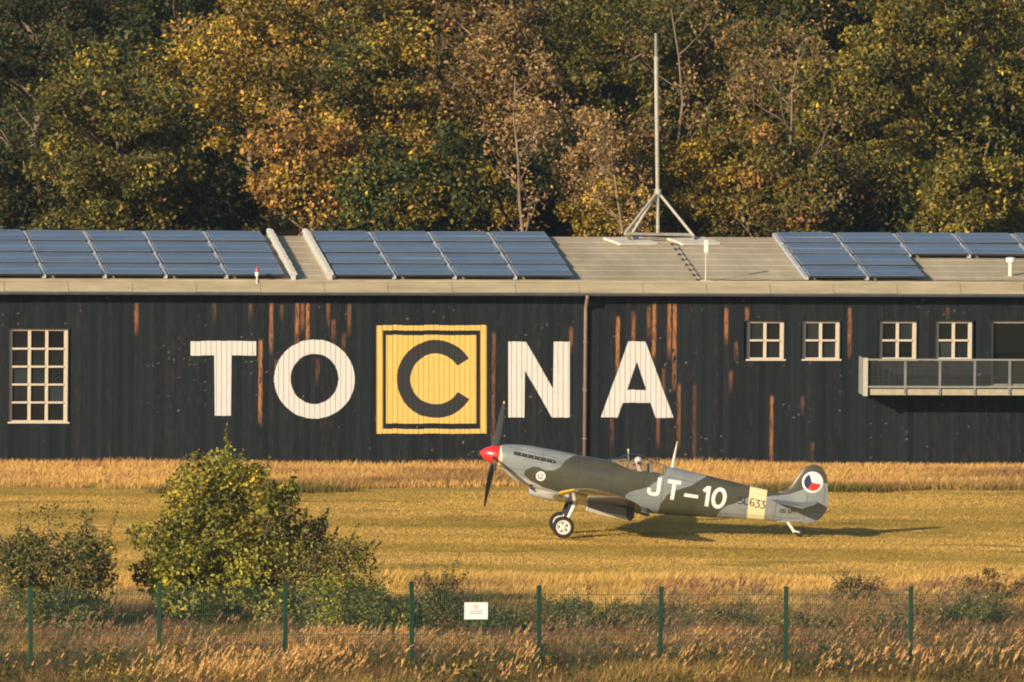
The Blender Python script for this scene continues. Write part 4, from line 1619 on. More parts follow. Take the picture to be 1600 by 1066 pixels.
def proj_np(v):
    """aircraft coordinates (n,3) -> photo pixels, the far side mirrored to the near one"""
    v = np.array(v, float)
    y = -np.abs(v[:, 1])
    w = np.outer(v[:, 0], np.array(UA)) + np.outer(y, np.array(LA)) + np.array(AP)
    w[:, 2] += v[:, 2]
    q = w - np.array(CAMP)
    dep = q @ np.array(FW)
    return W0 / 2 + FPX * (q @ np.array(RT)) / dep, H0 / 2 - FPX * (q @ np.array(UP)) / dep


def sdf_poly(x, y, poly):
    poly = np.array(poly, float)
    d = np.full(x.shape, 1e9)
    ins = np.zeros(x.shape, bool)
    for i in range(len(poly)):
        a, b = poly[i], poly[(i + 1) % len(poly)]
        ex, ey = b - a
        t = np.clip(((x - a[0]) * ex + (y - a[1]) * ey) / (ex * ex + ey * ey), 0, 1)
        d = np.minimum(d, np.hypot(x - a[0] - t * ex, y - a[1] - t * ey))
        c = ((a[1] > y) != (b[1] > y))
        with np.errstate(divide='ignore', invalid='ignore'):
            ins ^= c & (x < (b[0] - a[0]) * (y - a[1]) / (b[1] - a[1] + 1e-12) + a[0])
    return np.where(ins, d, -d)


def seg_d(x, y, pts):
    d = np.full(np.broadcast(x, y).shape, 1e9)
    for a, b in zip(pts[:-1], pts[1:]):
        ex, ey = b[0] - a[0], b[1] - a[1]
        t = np.clip(((x - a[0]) * ex + (y - a[1]) * ey) / (ex * ex + ey * ey + 1e-9), 0, 1)
        d = np.minimum(d, np.hypot(x - a[0] - t * ex, y - a[1] - t * ey))
    return d


CAMO_A = [(818, 744), (821, 735), (832, 730.5), (842, 732), (853, 736.5), (866, 737), (876, 731), (884, 720.5), (894, 714.5), (905, 712), (913, 695), (1036, 695), (1039, 729),
          (1035, 741), (1026, 754), (1014, 762), (1000, 766), (985, 770), (978, 775), (977, 790), (975, 806), (900, 806), (866, 768), (848, 762.5), (830, 753)]
CAMO_B = [(1027, 806), (1031, 791), (1041, 776), (1052, 769.5), (1066, 765), (1080, 760), (1092, 753), (1104, 746), (1116, 736), (1180, 736), (1173.5, 776), (1148, 788.5), (1135, 792),
          (1126, 797.5), (1121, 806), (1119, 822), (1026, 822)]
CAMO_C = [(1198, 777.5), (1217, 775.5), (1234, 773.6), (1248, 769), (1258, 765), (1275, 757.5), (1300, 756.5), (1300, 700), (1198, 700)]
LIGHT = [(775, 724), (785, 733), (800, 740), (815, 747), (830, 754), (848, 763), (866, 768.5), (890, 774), (890, 820), (775, 800)]
SOOT = [(864, 716), (905, 724), (965, 738), (1010, 752), (960, 750), (900, 738), (864, 727)]
CREAM = [(1173.8, 745), (1201.5, 745), (1192, 825), (1165.3, 825)]


def camo_attr(o):
    me = o.data
    v = np.empty(len(me.vertices) * 3, np.float32)
    me.vertices.foreach_get('co', v)
    x, y = proj_np(v.reshape(-1, 3))
    wob = .5 * np.sin(x * .21 + y * .13) + .4 * np.sin(y * .37 - x * .11)
    g_ = np.maximum.reduce([sdf_poly(x, y, p) for p in (CAMO_A, CAMO_B, CAMO_C)]) + wob * .6
    l_ = sdf_poly(x, y, LIGHT)
    c_ = sdf_poly(x, y, CREAM)
    k = np.stack([np.clip(.5 + q / 6, 0, 1) for q in (g_, l_, c_)] + [np.clip((sdf_poly(x, y, SOOT) + 7) / 12, 0, 1)], 1)
    ca_ = me.color_attributes.new('camo', 'FLOAT_COLOR', 'POINT')
    ca_.data.foreach_set('color', k.astype(np.float32).ravel())


def camo_material():
    m, nt, b = new_mat('camouflage_paint')
    at = nt.nodes.new('ShaderNodeAttribute')
    at.attribute_name = 'camo'
    sp = nt.nodes.new('ShaderNodeSeparateColor')
    nt.links.new(at.outputs['Color'], sp.inputs[0])
    v = scaled_pos(nt, (1, 1, 1))
    n1 = noise_n(nt, v, 2.2, 6, .65)
    n2 = noise_n(nt, scaled_pos(nt, (.6, .6, 4)), 3.0, 5, .7)
    gry = mix_n(nt, ramp_n(nt, n1, .3, .7), (.185, .205, .21), (.25, .268, .265))
    grn = mix_n(nt, ramp_n(nt, n1, .3, .7), (.050, .048, .029), (.074, .070, .043))
    lig = mix_n(nt, ramp_n(nt, n1, .3, .7), (.40, .39, .345), (.48, .46, .405))
    crm = mix_n(nt, ramp_n(nt, n1, .3, .7), (.70, .61, .33), (.78, .68, .39))
    c = mix_n(nt, ramp_n(nt, sp.outputs[0], .46, .54), gry, grn)
    c = mix_n(nt, ramp_n(nt, sp.outputs[1], .46, .54), c, lig)
    c = mix_n(nt, ramp_n(nt, sp.outputs[2], .47, .53), c, crm)
    c = mix_n(nt, math_n(nt, 'MULTIPLY', ramp_n(nt, n2, .5, .8), .35), c, (.09, .075, .055))
    c = mix_n(nt, math_n(nt, 'MULTIPLY', math_n(nt, 'MULTIPLY', at.outputs['Alpha'], ramp_n(nt, noise_n(nt, scaled_pos(nt, (.8, .8, 6)), 3.0, 5, .7), .25, .65)), .5), c, (.035, .03, .026))
    n3 = noise_n(nt, scaled_pos(nt, (3, 3, 1)), 9.0, 6, .75)
    c = mix_n(nt, math_n(nt, 'MULTIPLY', ramp_n(nt, n3, .62, .75), .25), c, (.30, .29, .26))
    nt.links.new(c, b.inputs['Base Color'])
    b.inputs['Roughness'].default_value = .36
    b.inputs['Specular IOR Level'].default_value = .5
    b.inputs['Coat Weight'].default_value = .25
    b.inputs['Coat Roughness'].default_value = .2
    bn = nt.nodes.new('ShaderNodeBump')
    bn.inputs['Strength'].default_value = .08
    bn.inputs['Distance'].default_value = .02
    nt.links.new(noise_n(nt, v, 5.0, 3), bn.inputs['Height'])
    nt.links.new(bn.outputs[0], b.inputs['Normal'])
    return m


M_camo = camo_material()
M_under = mat('sea_grey_underside', (.36, .35, .31), .40, .12, 3.0)
M_duct = mat('radiator_shaded_grey', (.13, .14, .15), .5, .12, 4.0)  # darker grey: the wing's shade is put into the duct colour
M_gloss = mat('polished_wing_underside', (.20, .19, .17), .22, .10, 3.0, spec=.5)
M_gloss.node_tree.nodes['Principled BSDF'].inputs['Coat Weight'].default_value = 0.7
M_gloss.node_tree.nodes['Principled BSDF'].inputs['Coat Roughness'].default_value = .05
M_upper = mat('upper_wing_grey', (.13, .13, .105), .45, .25, 1.2)
M_yle = mat('yellow_leading_edge', (.80, .47, .035), .45, .08, 5.0)
M_spin = mat('red_spinner_paint', (.62, .028, .030), .28, .06, 6.0, spec=.5)
M_crm = mat('cream_ring_paint', (.72, .64, .42), .4, .08, 6.0)
M_blk = mat('black_propeller_paint', (.034, .040, .050), .28, .2, 4.0, spec=.5)
M_exh = mat('burnt_exhaust_metal', (.03, .028, .026), .6, .4, 9.0, metal=.3)
M_stub = mat('bare_exhaust_lip', (.30, .28, .26), .45, .3, 12.0, metal=.4)
M_silver = mat('silver_leg_paint', (.66, .61, .53), .42, .12, 9.0)
M_tyre = mat('black_rubber', (.022, .021, .020), .8, .3, 8.0, spec=.25)
M_hub = mat('silver_wheel_hub', (.62, .58, .52), .42, .1, 9.0)
M_dkb = mat('dark_blue_grey', (.03, .035, .045), .5, .2, 5.0)

# ---- fuselage
ST = [  # px x, py top, py bottom, half width, exponent of the upper half
    (783, 697, 729, .285, 2.1), (786, 696.3, 734, .30, 2.1), (791, 696, 741.5, .325, 2.1), (805, 696, 753, .36, 2.2), (825, 697.5, 762, .385, 2.3), (850, 702, 768, .405, 2.3),
    (880, 707.6, 776, .425, 2.2), (900, 711.8, 783, .435, 2.2), (930, 716.8, 788, .45, 2.2), (955, 721.5, 791.5, .46, 2.3), (972, 723, 794, .46, 2.3),
    (984, 724.2, 796.5, .46, 2.3), (1000, 726, 800, .455, 2.3), (1016, 727.6, 803, .44, 2.3), (1040.5, 730, 805.3, .415, 2.3),
    (1052, 731.6, 806, .395, 2.25), (1082.5, 739, 808, .345, 2.2), (1111, 745.8, 810, .295, 2.2), (1144, 753.6, 811.5, .24, 2.2), (1173, 761.2, 812.7, .195, 2.2), (1200, 767.4, 814.7, .15, 2.2),
    (1216, 770.2, 815.6, .125, 2.2), (1235, 774, 816.8, .09, 2.2), (1254, 779, 818, .055, 2.2)]
ST = np.array(ST)
xs = np.arange(783, 1254.6, 1.0)
xs = np.unique(np.concatenate([xs, ST[:, 0]]))
cols = []
for k in range(1, 5):
    c = np.interp(xs, ST[:, 0], ST[:, k])
    sm_c = np.interp(xs, xs, c)
    ker = np.hanning(19)
    ker /= ker.sum()
    pad = np.concatenate([2 * c[0] - c[1:10][::-1], c, 2 * c[-1] - c[-10:-1][::-1]])
    sm_c = np.convolve(pad, ker, 'valid')
    keep = (xs > 958) & (xs < 1046)
    if k in (1, 4):
        wgt = np.clip(np.minimum(np.abs(xs - 950), np.abs(xs - 1050)) / 8, 0, 1)
        wgt[keep] = 0
        sm_c = sm_c * wgt + c * (1 - wgt)
    cols.append(sm_c)
NA = 112
rings = []
for x, yt, yb, hw, ne in zip(xs, *cols):
    lx, zt = A(x, yt)
    _, zb = A(x, yb)
    zc, hh = (zt + zb) / 2 + .06 * (zt - zb), (zt - zb) / 2
    up_h, dn_h = zt - zc, zc - zb
    rg_ = []
    for k in range(NA):
        a = 2 * math.pi * k / NA
        c, s = math.cos(a), math.sin(a)
        n_ = ne if s > 0 else 2.3
        yy = hw * math.copysign(abs(c) ** (2 / n_), c)
        zz = (up_h if s > 0 else dn_h) * math.copysign(abs(s) ** (2 / n_), s)
        zq_ = zc + zz
        if 957 < x < 1039.4:
            zq_ = min(zq_, A(x, float(np.interp(x, [957, 962, 972, 984, 1000, 1016, 1036, 1039], [722, 724.5, 730, 735, 737, 739, 743, 743])))[1])
        rg_.append((lx, yy, zq_))
    rings.append(rg_)
fus = MB().loft(rings).build('fuselage', M_camo, plane, smooth=True)
camo_attr(fus)

# ---- fin and rudder (sections stacked upwards)
LEp = [(727.0, 1270), (728.5, 1265), (732.8, 1255.8), (743.2, 1247.6), (757.6, 1237.3), (765.9, 1229), (769, 1217), (775, 1214), (800, 1214), (819, 1214)]
TEp = [(727.0, 1273), (728.5, 1279), (732.8, 1284.7), (743, 1291), (755.5, 1293.4), (784.4, 1293.4), (793, 1292.5), (801, 1290.5), (811.2, 1282.7), (816, 1275), (819, 1266)]
HGp = [(727, 1271.5), (772.4, 1263), (815, 1254.8), (819, 1254)]


def fin_part(name, a_line, b_line, y0, y1, fa, fb, n=40):
    rings = []
    for k in range(n + 1):
        y = y0 + (y1 - y0) * (k / n)
        xa = np.interp(y, [p[0] for p in a_line], [p[1] for p in a_line])
        xb = np.interp(y, [p[0] for p in b_line], [p[1] for p in b_line])
        le = np.interp(y, [p[0] for p in LEp], [p[1] for p in LEp])
        te = np.interp(y, [p[0] for p in TEp], [p[1] for p in TEp])
        hh = np.interp(y, [727, 740, 775, 800, 819], [.015, .045, .062, .05, .048])
        ring, m = [], 20
        for i in range(m + 1):
            x = xa + (xb - xa) * i / m
            q = np.clip((x - le) / max(te - le, 1), 0, 1)
            th = hh * (2.6 * math.sqrt(max(q, 0)) * (1 - q) ** .9 + .05 * (1 - abs(2 * q - 1)))
            ring.append((x, min(th, hh)))
        pts = []
        for x, th in ring:
            lx, z = A(x, y)
            pts.append((lx, -max(th, .004), z))
        for x, th in ring[::-1]:
            lx, z = A(x, y)
            pts.append((lx, max(th, .004), z))
        rings.append(pts)
    o = MB().loft(rings).build(name, M_camo, plane, smooth=True)
    camo_attr(o)
    return o


HG_f = [(y, x + .02) for y, x in HGp]
HG_r = [(y, x + .06) for y, x in HGp]
fin = fin_part('fin', LEp, HG_f, 727.4, 816.5, 0, .6)
rud = fin_part('rudder', HG_r, TEp, 727.4, 818.8, .6, 1)

# ---- wings
C0, SPAN = 2.45, 5.35
le0 = A(861, 774)[0]
z0_ = 1.10


def naca(q, t):
    return 5 * t * (.2969 * math.sqrt(q) - .126 * q - .3516 * q ** 2 + .2843 * q ** 3 - .1036 * q ** 4)


def wing(side):
    w = empty('wing', (0, 0, 0), 0, plane)
    m = 18
    qs = [(1 - math.cos(math.pi * i / m)) / 2 for i in range(m + 1)]
    mb = MB()
    rings, etas = [], []
    for k in range(41):
        eta = math.sin(math.pi / 2 * k / 40)
        y = .25 + (SPAN - .25) * eta
        c = C0 * max(.05, math.sqrt(max(0, 1 - (.985 * eta) ** 2.3)))
        le = le0 + .33 * (C0 - c)
        inc = R(10.0 - 2.0 * eta)
        t = .132 - .05 * eta
        zz = z0_ + (y - .4) * .112
        up = [(q, naca(q, t) * c + .02 * c * 4 * q * (1 - q)) for q in qs]
        dn = [(q, -naca(q, t) * c * .8 + .02 * c * 4 * q * (1 - q)) for q in qs]
        pts = []
        for q, h_ in up[::-1] + dn[1:]:
            a = q * c
            pts.append((le + a * math.cos(inc) + h_ * math.sin(inc), side * y, zz - a * math.sin(inc) + h_ * math.cos(inc)))
        rings.append(pts)
        etas.append(eta)
    n = len(rings[0])
    vs = [p for r_ in rings for p in r_]
    fs, mi = [], []
    for i in range(len(rings) - 1):
        for k in range(n - 1):
            fs.append((i * n + k, i * n + k + 1, (i + 1) * n + k + 1, (i + 1) * n + k))
            q = qs[::-1][k] if k < m else qs[min(m, k - m + 1)]
            mi.append(2 if (.44 < etas[i] < .86 and q < .10) else (0 if k < m else 1))
    mb.add(vs, fs)
    mb.m = mi
    mb.add([rings[-1][k] for k in range(n)], [tuple(range(n))], 0)
    o = mb.build('wing_skin', [M_upper, M_gloss, M_yle], w, smooth='all')
    # fillet at the root
    fl = MB()
    rr = []
    for k in range(13):
        q = k / 12
        x = le0 + C0 * (.12 + .98 * q) * math.cos(R(10))
        z = z0_ - C0 * (.12 + .98 * q) * math.sin(R(10)) + .12 * math.sin(math.pi * min(1, q * .9 + .1))
        wd = .50 + .10 * math.sin(math.pi * q) - .12 * q
        rr.append([(x, side * .2, z + .16), (x, side * (wd - .12), z + .14), (x, side * (wd - .02), z + .06), (x, side * (wd + .10), z - .0), (x, side * .2, z - .10)])
    fl.loft(rr)
    fl.build('root_fillet', M_upper, w, smooth='all')
    # aileron seam and cannon barrel
    yb = 2.35
    MB().tube([(le0 + .10 - .55, side * yb, z0_ + (yb - .4) * .112 + .015), (le0 + .2, side * yb, z0_ + (yb - .4) * .112 - .03)], [.022, .05], 10).build('cannon_fairing', M_under, w, smooth='all')
    return w


wing(-1)
wing(1)


# ---- radiators under the wings
def radiator(side):
    e = empty('radiator', (0, 0, 0), 0, plane)
    yc = side * 1.55

    def rp(px, py):
        return A(px, py, -1.85)
    top = [(918, 786), (930, 786.5), (950, 790), (979, 795)]
    bot = [(917.5, 799), (930, 803), (950, 808), (979, 813.5)]
    rings = []
    for (ax, ay), (bx, by) in zip(top, bot):
        xa, za = rp(ax, ay)
        xb, zb2 = rp(bx, by)
        hw = .30
        rings.append([(xb, yc - hw, za), (xb, yc - hw, zb2 + .05), (xb, yc - hw + .05, zb2), (xb, yc + hw - .05, zb2), (xb, yc + hw, zb2 + .05), (xb, yc + hw, za)])
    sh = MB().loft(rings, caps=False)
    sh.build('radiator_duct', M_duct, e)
    sk_ = MB()
    for (ax, ay), (bx, by) in zip(bot[:-1], bot[1:]):
        (xa, za), (xb, zb3) = rp(ax, ay), rp(bx, by)
        sk_.loft([[(x, yc - .304, z + dz) for dz in (-.006, .085)] + [(x, yc + .304, z + dz) for dz in (.085, -.006)] for x, z in ((xa, za), (xb, zb3))])
    sk_.build('lit_lower_cowl', M_under, e)  # pale lower cowl; its colour also stands for the sunlit edge
    xa, za = rp(918, 786)
    xb, zb2 = rp(917.5, 799)
    MB().box(xb + .06, xb + .09, yc - .29, yc + .29, zb2 + .01, za - .01).build('matrix', M_exh, e)
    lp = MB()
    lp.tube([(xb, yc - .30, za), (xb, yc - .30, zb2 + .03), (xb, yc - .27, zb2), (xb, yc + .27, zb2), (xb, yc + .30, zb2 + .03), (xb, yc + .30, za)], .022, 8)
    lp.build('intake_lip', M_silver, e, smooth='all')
    f0 = rp(978, 812.5)
    f1 = rp(985, 817)
    t0 = rp(979, 789)
    t1 = rp(991, 792)
    fp_ = MB()
    pts = [rp(978.5, 787), rp(990.5, 790), rp(991, 810), rp(985.5, 816.5), rp(978.5, 812)]
    fp_.loft([[(x, yc - .30, z) for x, z in pts], [(x, yc + .30, z) for x, z in pts]])
    fp_.build('exit_flap', M_dkb, e)
    return e


radiator(-1)
radiator(1)

# ---- chin air scoop
sc_ = [(826, 763.5, 774.5, .13), (834, 763, 778, .155), (850, 765, 781.5, .165), (875, 769, 786, .16), (892, 774, 787, .12), (905, 779, 787, .05)]
rings = []
for x, yt, yb, hw in sc_:
    lx, zt = A(x, yt)
    _, zb = A(x, yb)
    rings.append([(lx, hw * math.cos(2 * math.pi * k / 24), (zt + zb) / 2 + (zt - zb) / 2 * math.sin(2 * math.pi * k / 24)) for k in range(24)])
scoop = MB().loft(rings).build('air_scoop', M_under, plane, smooth=True)
lx, zt = A(826, 763.5)
_, zb = A(826, 774.5)
MB().lathe([(0, .055), (.01, .055)], (lx - .012, 0, (zt + zb) / 2), (1, 0, 0), 20).build('scoop_mouth', M_exh, scoop)

# ---- spinner and propeller
PIT = R(9.3)
ax = Vector((math.cos(PIT), 0, -math.sin(PIT)))            # aft along the thrust line
tip = AV(749.5, 708.3)
prop = empty('propeller', (0, 0, 0), 0, plane)
MB().lathe([(0, .004), (.012, .032), (.05, .08), (.12, .138), (.21, .192), (.31, .238), (.40, .265), (.47, .280), (.52, .285)], tip, ax, 36).build('spinner', M_spin, prop, smooth=True)
MB().lathe([(.523, .287), (.56, .293), (.60, .30), (.64, .29)], tip, ax, 36).build('back_ring', M_crm, prop, smooth=True)
hubp = tip + ax * .40
upv = Vector((math.sin(PIT), 0, math.cos(PIT)))
sidev = Vector((0, 1, 0))
for b_ in range(4):
    a = R(14) + b_ * math.pi / 2
    rad = upv * math.cos(a) - sidev * math.sin(a)
    tan = upv * math.sin(a) + sidev * math.cos(a)
    rings, rt = [], []
    for r_, ch, th, be in ((.16, .11, .10, 60), (.26, .13, .09, 58), (.40, .20, .065, 50), (.60, .25, .048, 43), (.85, .265, .036, 36), (1.10, .25, .027, 31), (1.35, .205, .020, 27), (1.48, .155, .016, 26), (1.57, .11, .012, 25)):
        rings.append([hubp + rad * (r_ * .95) + (tan * math.cos(R(be)) - ax * math.sin(R(be))) * (ch / 2 * math.cos(g_)) + (tan * math.sin(R(be)) + ax * math.cos(R(be))) * (th / 2 * math.sin(g_)) for g_ in [2 * math.pi * k / 16 for k in range(16)]])
    for r_, ch, th, be in ((1.57, .11, .012, 25), (1.61, .07, .009, 25), (1.635, .02, .006, 25)):
        rt.append([hubp + rad * (r_ * .95) + (tan * math.cos(R(be)) - ax * math.sin(R(be))) * (ch / 2 * math.cos(g_)) + (tan * math.sin(R(be)) + ax * math.cos(R(be))) * (th / 2 * math.sin(g_)) for g_ in [2 * math.pi * k / 16 for k in range(16)]])
    bl = MB().loft(rings).build('blade', M_blk, prop, smooth='all')
    MB().loft(rt).build('blade_tip', M_yle, bl, smooth='all')

# ---- surfaces that decals lie on
bvh_src = MB()
for o in (fus, fin, rud):
    me = o.data
    bvh_src.add([v.co for v in me.vertices], [tuple(p.vertices) for p in me.polygons])
BV = BVHTree.FromPolygons([tuple(v) for v in bvh_src.v], bvh_src.f)


def stick(px, py, off):
    yl = -.2
    for _ in range(3):
        x, z = A(px, py, yl)
        h = BV.ray_cast(Vector((x, -3, z)), Vector((0, 1, 0)))
        if h[0] is None:
            return None
        yl = h[0].y
    x, z = A(px, py, yl)
    return (x, yl - off, z)


def decal(name, f, box, material, label=None, step=.5, off=.005, vstep=2.0, parent=None):
    x0, y0, x1, y1 = box
    mb = MB()
    xs_ = np.arange(x0, x1 + step, step)
    cache = {}

    def pt(x, y):
        k = (round(x, 3), round(y, 3))
        if k not in cache:
            cache[k] = stick(x, y, off)
        return cache[k]
    for a, b in zip(xs_[:-1], xs_[1:]):
        ra, rb, rm = runs(f, a + .01, y0, y1, .1), runs(f, b - .01, y0, y1, .1), runs(f, (a + b) / 2, y0, y1, .1)
        if not (len(ra) == len(rb) == len(rm)):
            ra = rb = rm
        for (t0, t1), (u0, u1) in zip(ra, rb):
            m = max(1, int(math.ceil(max(t1 - t0, u1 - u0) / vstep)))
            for k in range(m):
                q = [pt(a, t0 + (t1 - t0) * k / m), pt(b, u0 + (u1 - u0) * k / m), pt(b, u0 + (u1 - u0) * (k + 1) / m), pt(a, t0 + (t1 - t0) * (k + 1) / m)]
                if None in q:
                    continue
                mb.add(q, [(0, 1, 2, 3)])
    o = mb.build(name, material, parent or plane)
    if label:
        o['label'] = label
    return o


M_dw = mat('white_marking_paint', (.76, .73, .70), .45, .05, 8.0)
M_db = mat('black_marking_paint', (.015, .015, .016), .5, .2, 8.0)
M_dblue = mat('blue_marking_paint', (.018, .035, .10), .45, .1, 8.0)
M_dred = mat('red_marking_paint', (.58, .035, .030), .45, .08, 8.0)
M_seam = mat('dark_panel_seam', (.035, .033, .028), .7, .2, 8.0)  # dark line colour of the joints between skin panels


def z2(p):
    return (1000 + p[0] / 4.847, 640 + p[1] / 4.847)


def strokes(paths, w, conv=z2):
    ps = [[conv(q) for q in p] for p in paths]
    return lambda x, y: np.minimum.reduce([seg_d(x, y, p) for p in ps]) < w / 2


def flat_strokes(segs, conv=z2):
    """square ended strokes: (a, b, width)"""
    fs = []
    for a, b, w in segs:
        a, b = np.array(conv(a)), np.array(conv(b))
        d = (b - a) / np.linalg.norm(b - a)
        n_ = np.array((-d[1], d[0])) * w / 2
        fs.append(convex_in([a + n_, b + n_, b - n_, a - n_]))
    return any_of(*fs)


fJ = any_of(flat_strokes([((152, 522), (137, 632), 5.8)]), strokes([[(137, 625), (133, 642), (118, 650), (85, 645), (68, 634), (66, 622)]], 5.6), flat_strokes([((66, 632), (70, 600), 5.6)]))
decal('painted_letter', fJ, (1009, 745, 1036, 780), M_dw, 'white letter J on the fuselage')
fT2 = flat_strokes([((211, 549), (312, 563), 6.0), ((262, 560), (241, 690), 5.9)])
decal('painted_letter', fT2, (1040, 748, 1067, 785), M_dw, 'white letter T on the fuselage')
decal('painted_dash', flat_strokes([((334, 653), (440, 669), 5.3)]), (1066, 770, 1093, 784), M_dw)
f1 = flat_strokes([((524, 588), (502, 740), 6.0), ((516, 596), (482, 626), 5.2)])
decal('painted_digit', f1, (1096, 758, 1112, 796), M_dw, 'white digit 1 on the fuselage')


def f0(x, y):
    cx, cy = z2((598, 678))
    sx = (x - cx) + (y - cy) * .13
    return ((sx / 11.9) ** 2 + ((y - cy) / 16.6) ** 2 <= 1) & ((sx / 6.0) ** 2 + ((y - cy) / 10.6) ** 2 >= 1)


decal('painted_digit', f0, (1107, 761, 1140, 798), M_dw, 'white digit 0 on the fuselage')
small = [
    [(784, 672), (765, 667), (748, 674), (748, 690), (765, 695), (781, 702), (780, 716), (762, 722), (743, 717)],
    [(796, 672), (790, 724), (818, 727)],
    [(866, 684), (846, 682), (834, 704), (834, 728), (848, 738), (862, 730), (862, 714), (848, 708), (836, 716)],
    [(876, 692), (906, 694), (888, 714), (903, 722), (900, 742), (882, 748), (870, 742)],
    [(916, 700), (946, 702), (928, 722), (943, 730), (940, 750), (922, 756), (910, 750)]]
for ch, path in zip('SL633', small):
    decal('serial_letter' if ch in 'SL' else 'serial_digit', strokes([path], 1.45), (1150, 774, 1199, 800), M_db, 'black ' + ch + ' of the serial number by the cream band', step=.35, off=.007, vstep=1.5)
tiny = [
    [(1062, 762), (1078, 764), (1076, 786), (1060, 784), (1062, 762)], [(1086, 764), (1100, 766), (1098, 788), (1084, 786), (1086, 764)],
    [(1134, 770), (1120, 769), (1118, 779), (1131, 781), (1130, 792), (1115, 791)], [(1140, 794), (1143, 771), (1156, 772), (1155, 783), (1142, 782)],
    [(1162, 773), (1180, 775)], [(1171, 774), (1168, 797)]]
decal('registration_marking', strokes(tiny, 1.0), (1216, 795, 1246, 806), M_db, 'small dark registration OO-SPT', step=.35, off=.006, vstep=1.5)
# roundel
RC = (1269.6, 755.1)
decal('roundel', lambda x, y: np.hypot(x - RC[0], y - RC[1]) < 16.6, (1252, 737, 1287, 773), M_dw, 'round white red and blue national marking', off=.013)


def sector(a0, a1):
    def f(x, y):
        dx, dy = x - (RC[0] - .9), -(y - (RC[1] + .1))
        a = np.degrees(np.arctan2(dy, dx)) % 360
        return (np.hypot(x - RC[0], y - RC[1]) < 13.4) & (a >= a0) & (a < a1)
    return f


decal('roundel_sector', sector(108, 236), (1255, 740, 1272, 771), M_dblue, off=.017)
decal('roundel_sector', sector(236, 346), (1255, 740, 1285, 771), M_dred, off=.017)
# badge on the cowling
BC = (844.8, 745.6)
decal('badge', lambda x, y: np.hypot(x - BC[0], y - BC[1]) < 7.5, (836, 737, 853, 754), M_dw, 'round white badge with blue emblem', off=.005)
fB = any_of(strokes([[(840.6, 743.5), (841.2, 747.6), (844.2, 749.6), (848, 748.4)]], 1.6, lambda p: p), strokes([[(842.5, 741.8), (846.5, 742.6), (849.2, 745.4)]], 1.3, lambda p: p), strokes([[(844, 745.2), (847, 746.4)]], 1.2, lambda p: p))
decal('badge_emblem', fB, (838, 740, 852, 752), M_dblue, off=.009, step=.35)
# exhaust recess and stubs
fE = flat_strokes([((803, 709.2), (866, 723.0), 5.4)], lambda p: p)
decal('exhaust_recess', fE, (801, 703, 869, 729), M_exh, 'black slot behind the exhaust stubs', off=.006)
for k in range(6):
    t = .06 + k * .155
    x, y = 803 + 63 * t, 709.4 + 13.8 * t
    p = Vector(stick(x, y, 0))
    q = p + Vector((.15, -.085, -.02))
    mb = MB().tube([p + Vector((-.02, .05, 0)), p + Vector((.04, -.05, -.005)), q], [.034, .036, .030], 10)
    s_ = mb.build('exhaust_stub', M_exh, plane, smooth='all')
    MB().lathe([(0, .033), (.022, .033)], q - Vector((.012, -.006, 0)), (.86, -.5, -.1), 10).build('stub_lip', M_stub, s_, smooth=True)
# panel seams
idp = lambda p: p
seams = [[(905.5, 713), (899.5, 772)], [(796, 700), (869, 717)], [(788, 731), (900, 750)], [(957, 723), (954, 780)], [(1040, 731), (1030, 803)], [(1090, 741), (1082, 808)],
         [(1132, 751), (1124, 810)], [(905, 742), (975, 760)], [(1040, 745), (1165, 776)], [(1030, 797), (1250, 812)], [(1216, 771), (1208, 815)], [(850, 703), (846, 727)], [(1010, 740), (1004, 764)]]
decal('panel_seam', strokes(seams, .55, idp), (787, 699, 1251, 815), M_seam, 'fine dark panel seams', step=.5, off=.003, vstep=4)
decal('hinge_seam', strokes([[(1262.6, 773.5), (1255, 814)]], .6, idp), (1253, 772, 1265, 816), M_seam, off=.004)
decal('rudder_tab_seam', strokes([[(1288.5, 757), (1287.6, 789)]], .5, idp), (1286, 756, 1290, 791), M_seam, off=.004)
decal('vent_slot', flat_strokes([((827, 759.6), (832.5, 760.8), 3.0)], idp), (826, 756, 834, 764), M_exh, off=.006)

# ---- tailplane and elevators
for side in (-1, 1):
    m = 10
    qs = [(1 - math.cos(math.pi * i / m)) / 2 for i in range(m + 1)]
    lx0, lz0 = A(1203, 781.5)
    hx, hz = A(1247, 788.5)
    ex, ez = A(1274.5, 785.0)
    rs, re = [], []
    for k in range(15):
        eta = math.sin(math.pi / 2 * k / 14)
        y = side * (.06 + 1.54 * eta)
        f_ = max(.12, math.sqrt(1 - (.985 * eta) ** 2.4))
        le = Vector((lx0 + (hx - lx0) * (1 - f_), y, lz0 + (hz - lz0) * (1 - f_)))
        hg = Vector((hx, y, hz))
        te = Vector((hx + (ex - hx) * f_, y, hz + (ez - hz) * f_))
        d = hg - le
        nrm = Vector((-d.z, 0, d.x)).normalized()
        T_ = .055 * (1 - .55 * eta)
        th = lambda q: T_ * math.sqrt(max(0, q)) * (1 - .25 * q)
        rs.append([le + d * q + nrm * th(q) for q in qs[::-1]] + [le + d * q - nrm * th(q) for q in qs[1:]])
        d2 = te - hg
        n2 = Vector((-d2.z, 0, d2.x)).normalized()
        te_h = lambda q: T_ * .75 * (1 - q) + .004
        re.append([hg + Vector((.008, 0, 0)) + d2 * q + n2 * te_h(q) for q in (0, .5, 1)] + [hg + Vector((.008, 0, 0)) + d2 * q - n2 * te_h(q) for q in (1, .5, 0)])
    MB().loft(rs).build('tailplane', mat('tailplane_grey', (.20, .21, .205), .45, .15, 3) if side < 0 else bpy.data.materials['tailplane_grey'], plane, smooth=True)
    MB().loft(re).build('elevator', bpy.data.materials['tailplane_grey'], plane, smooth=True)

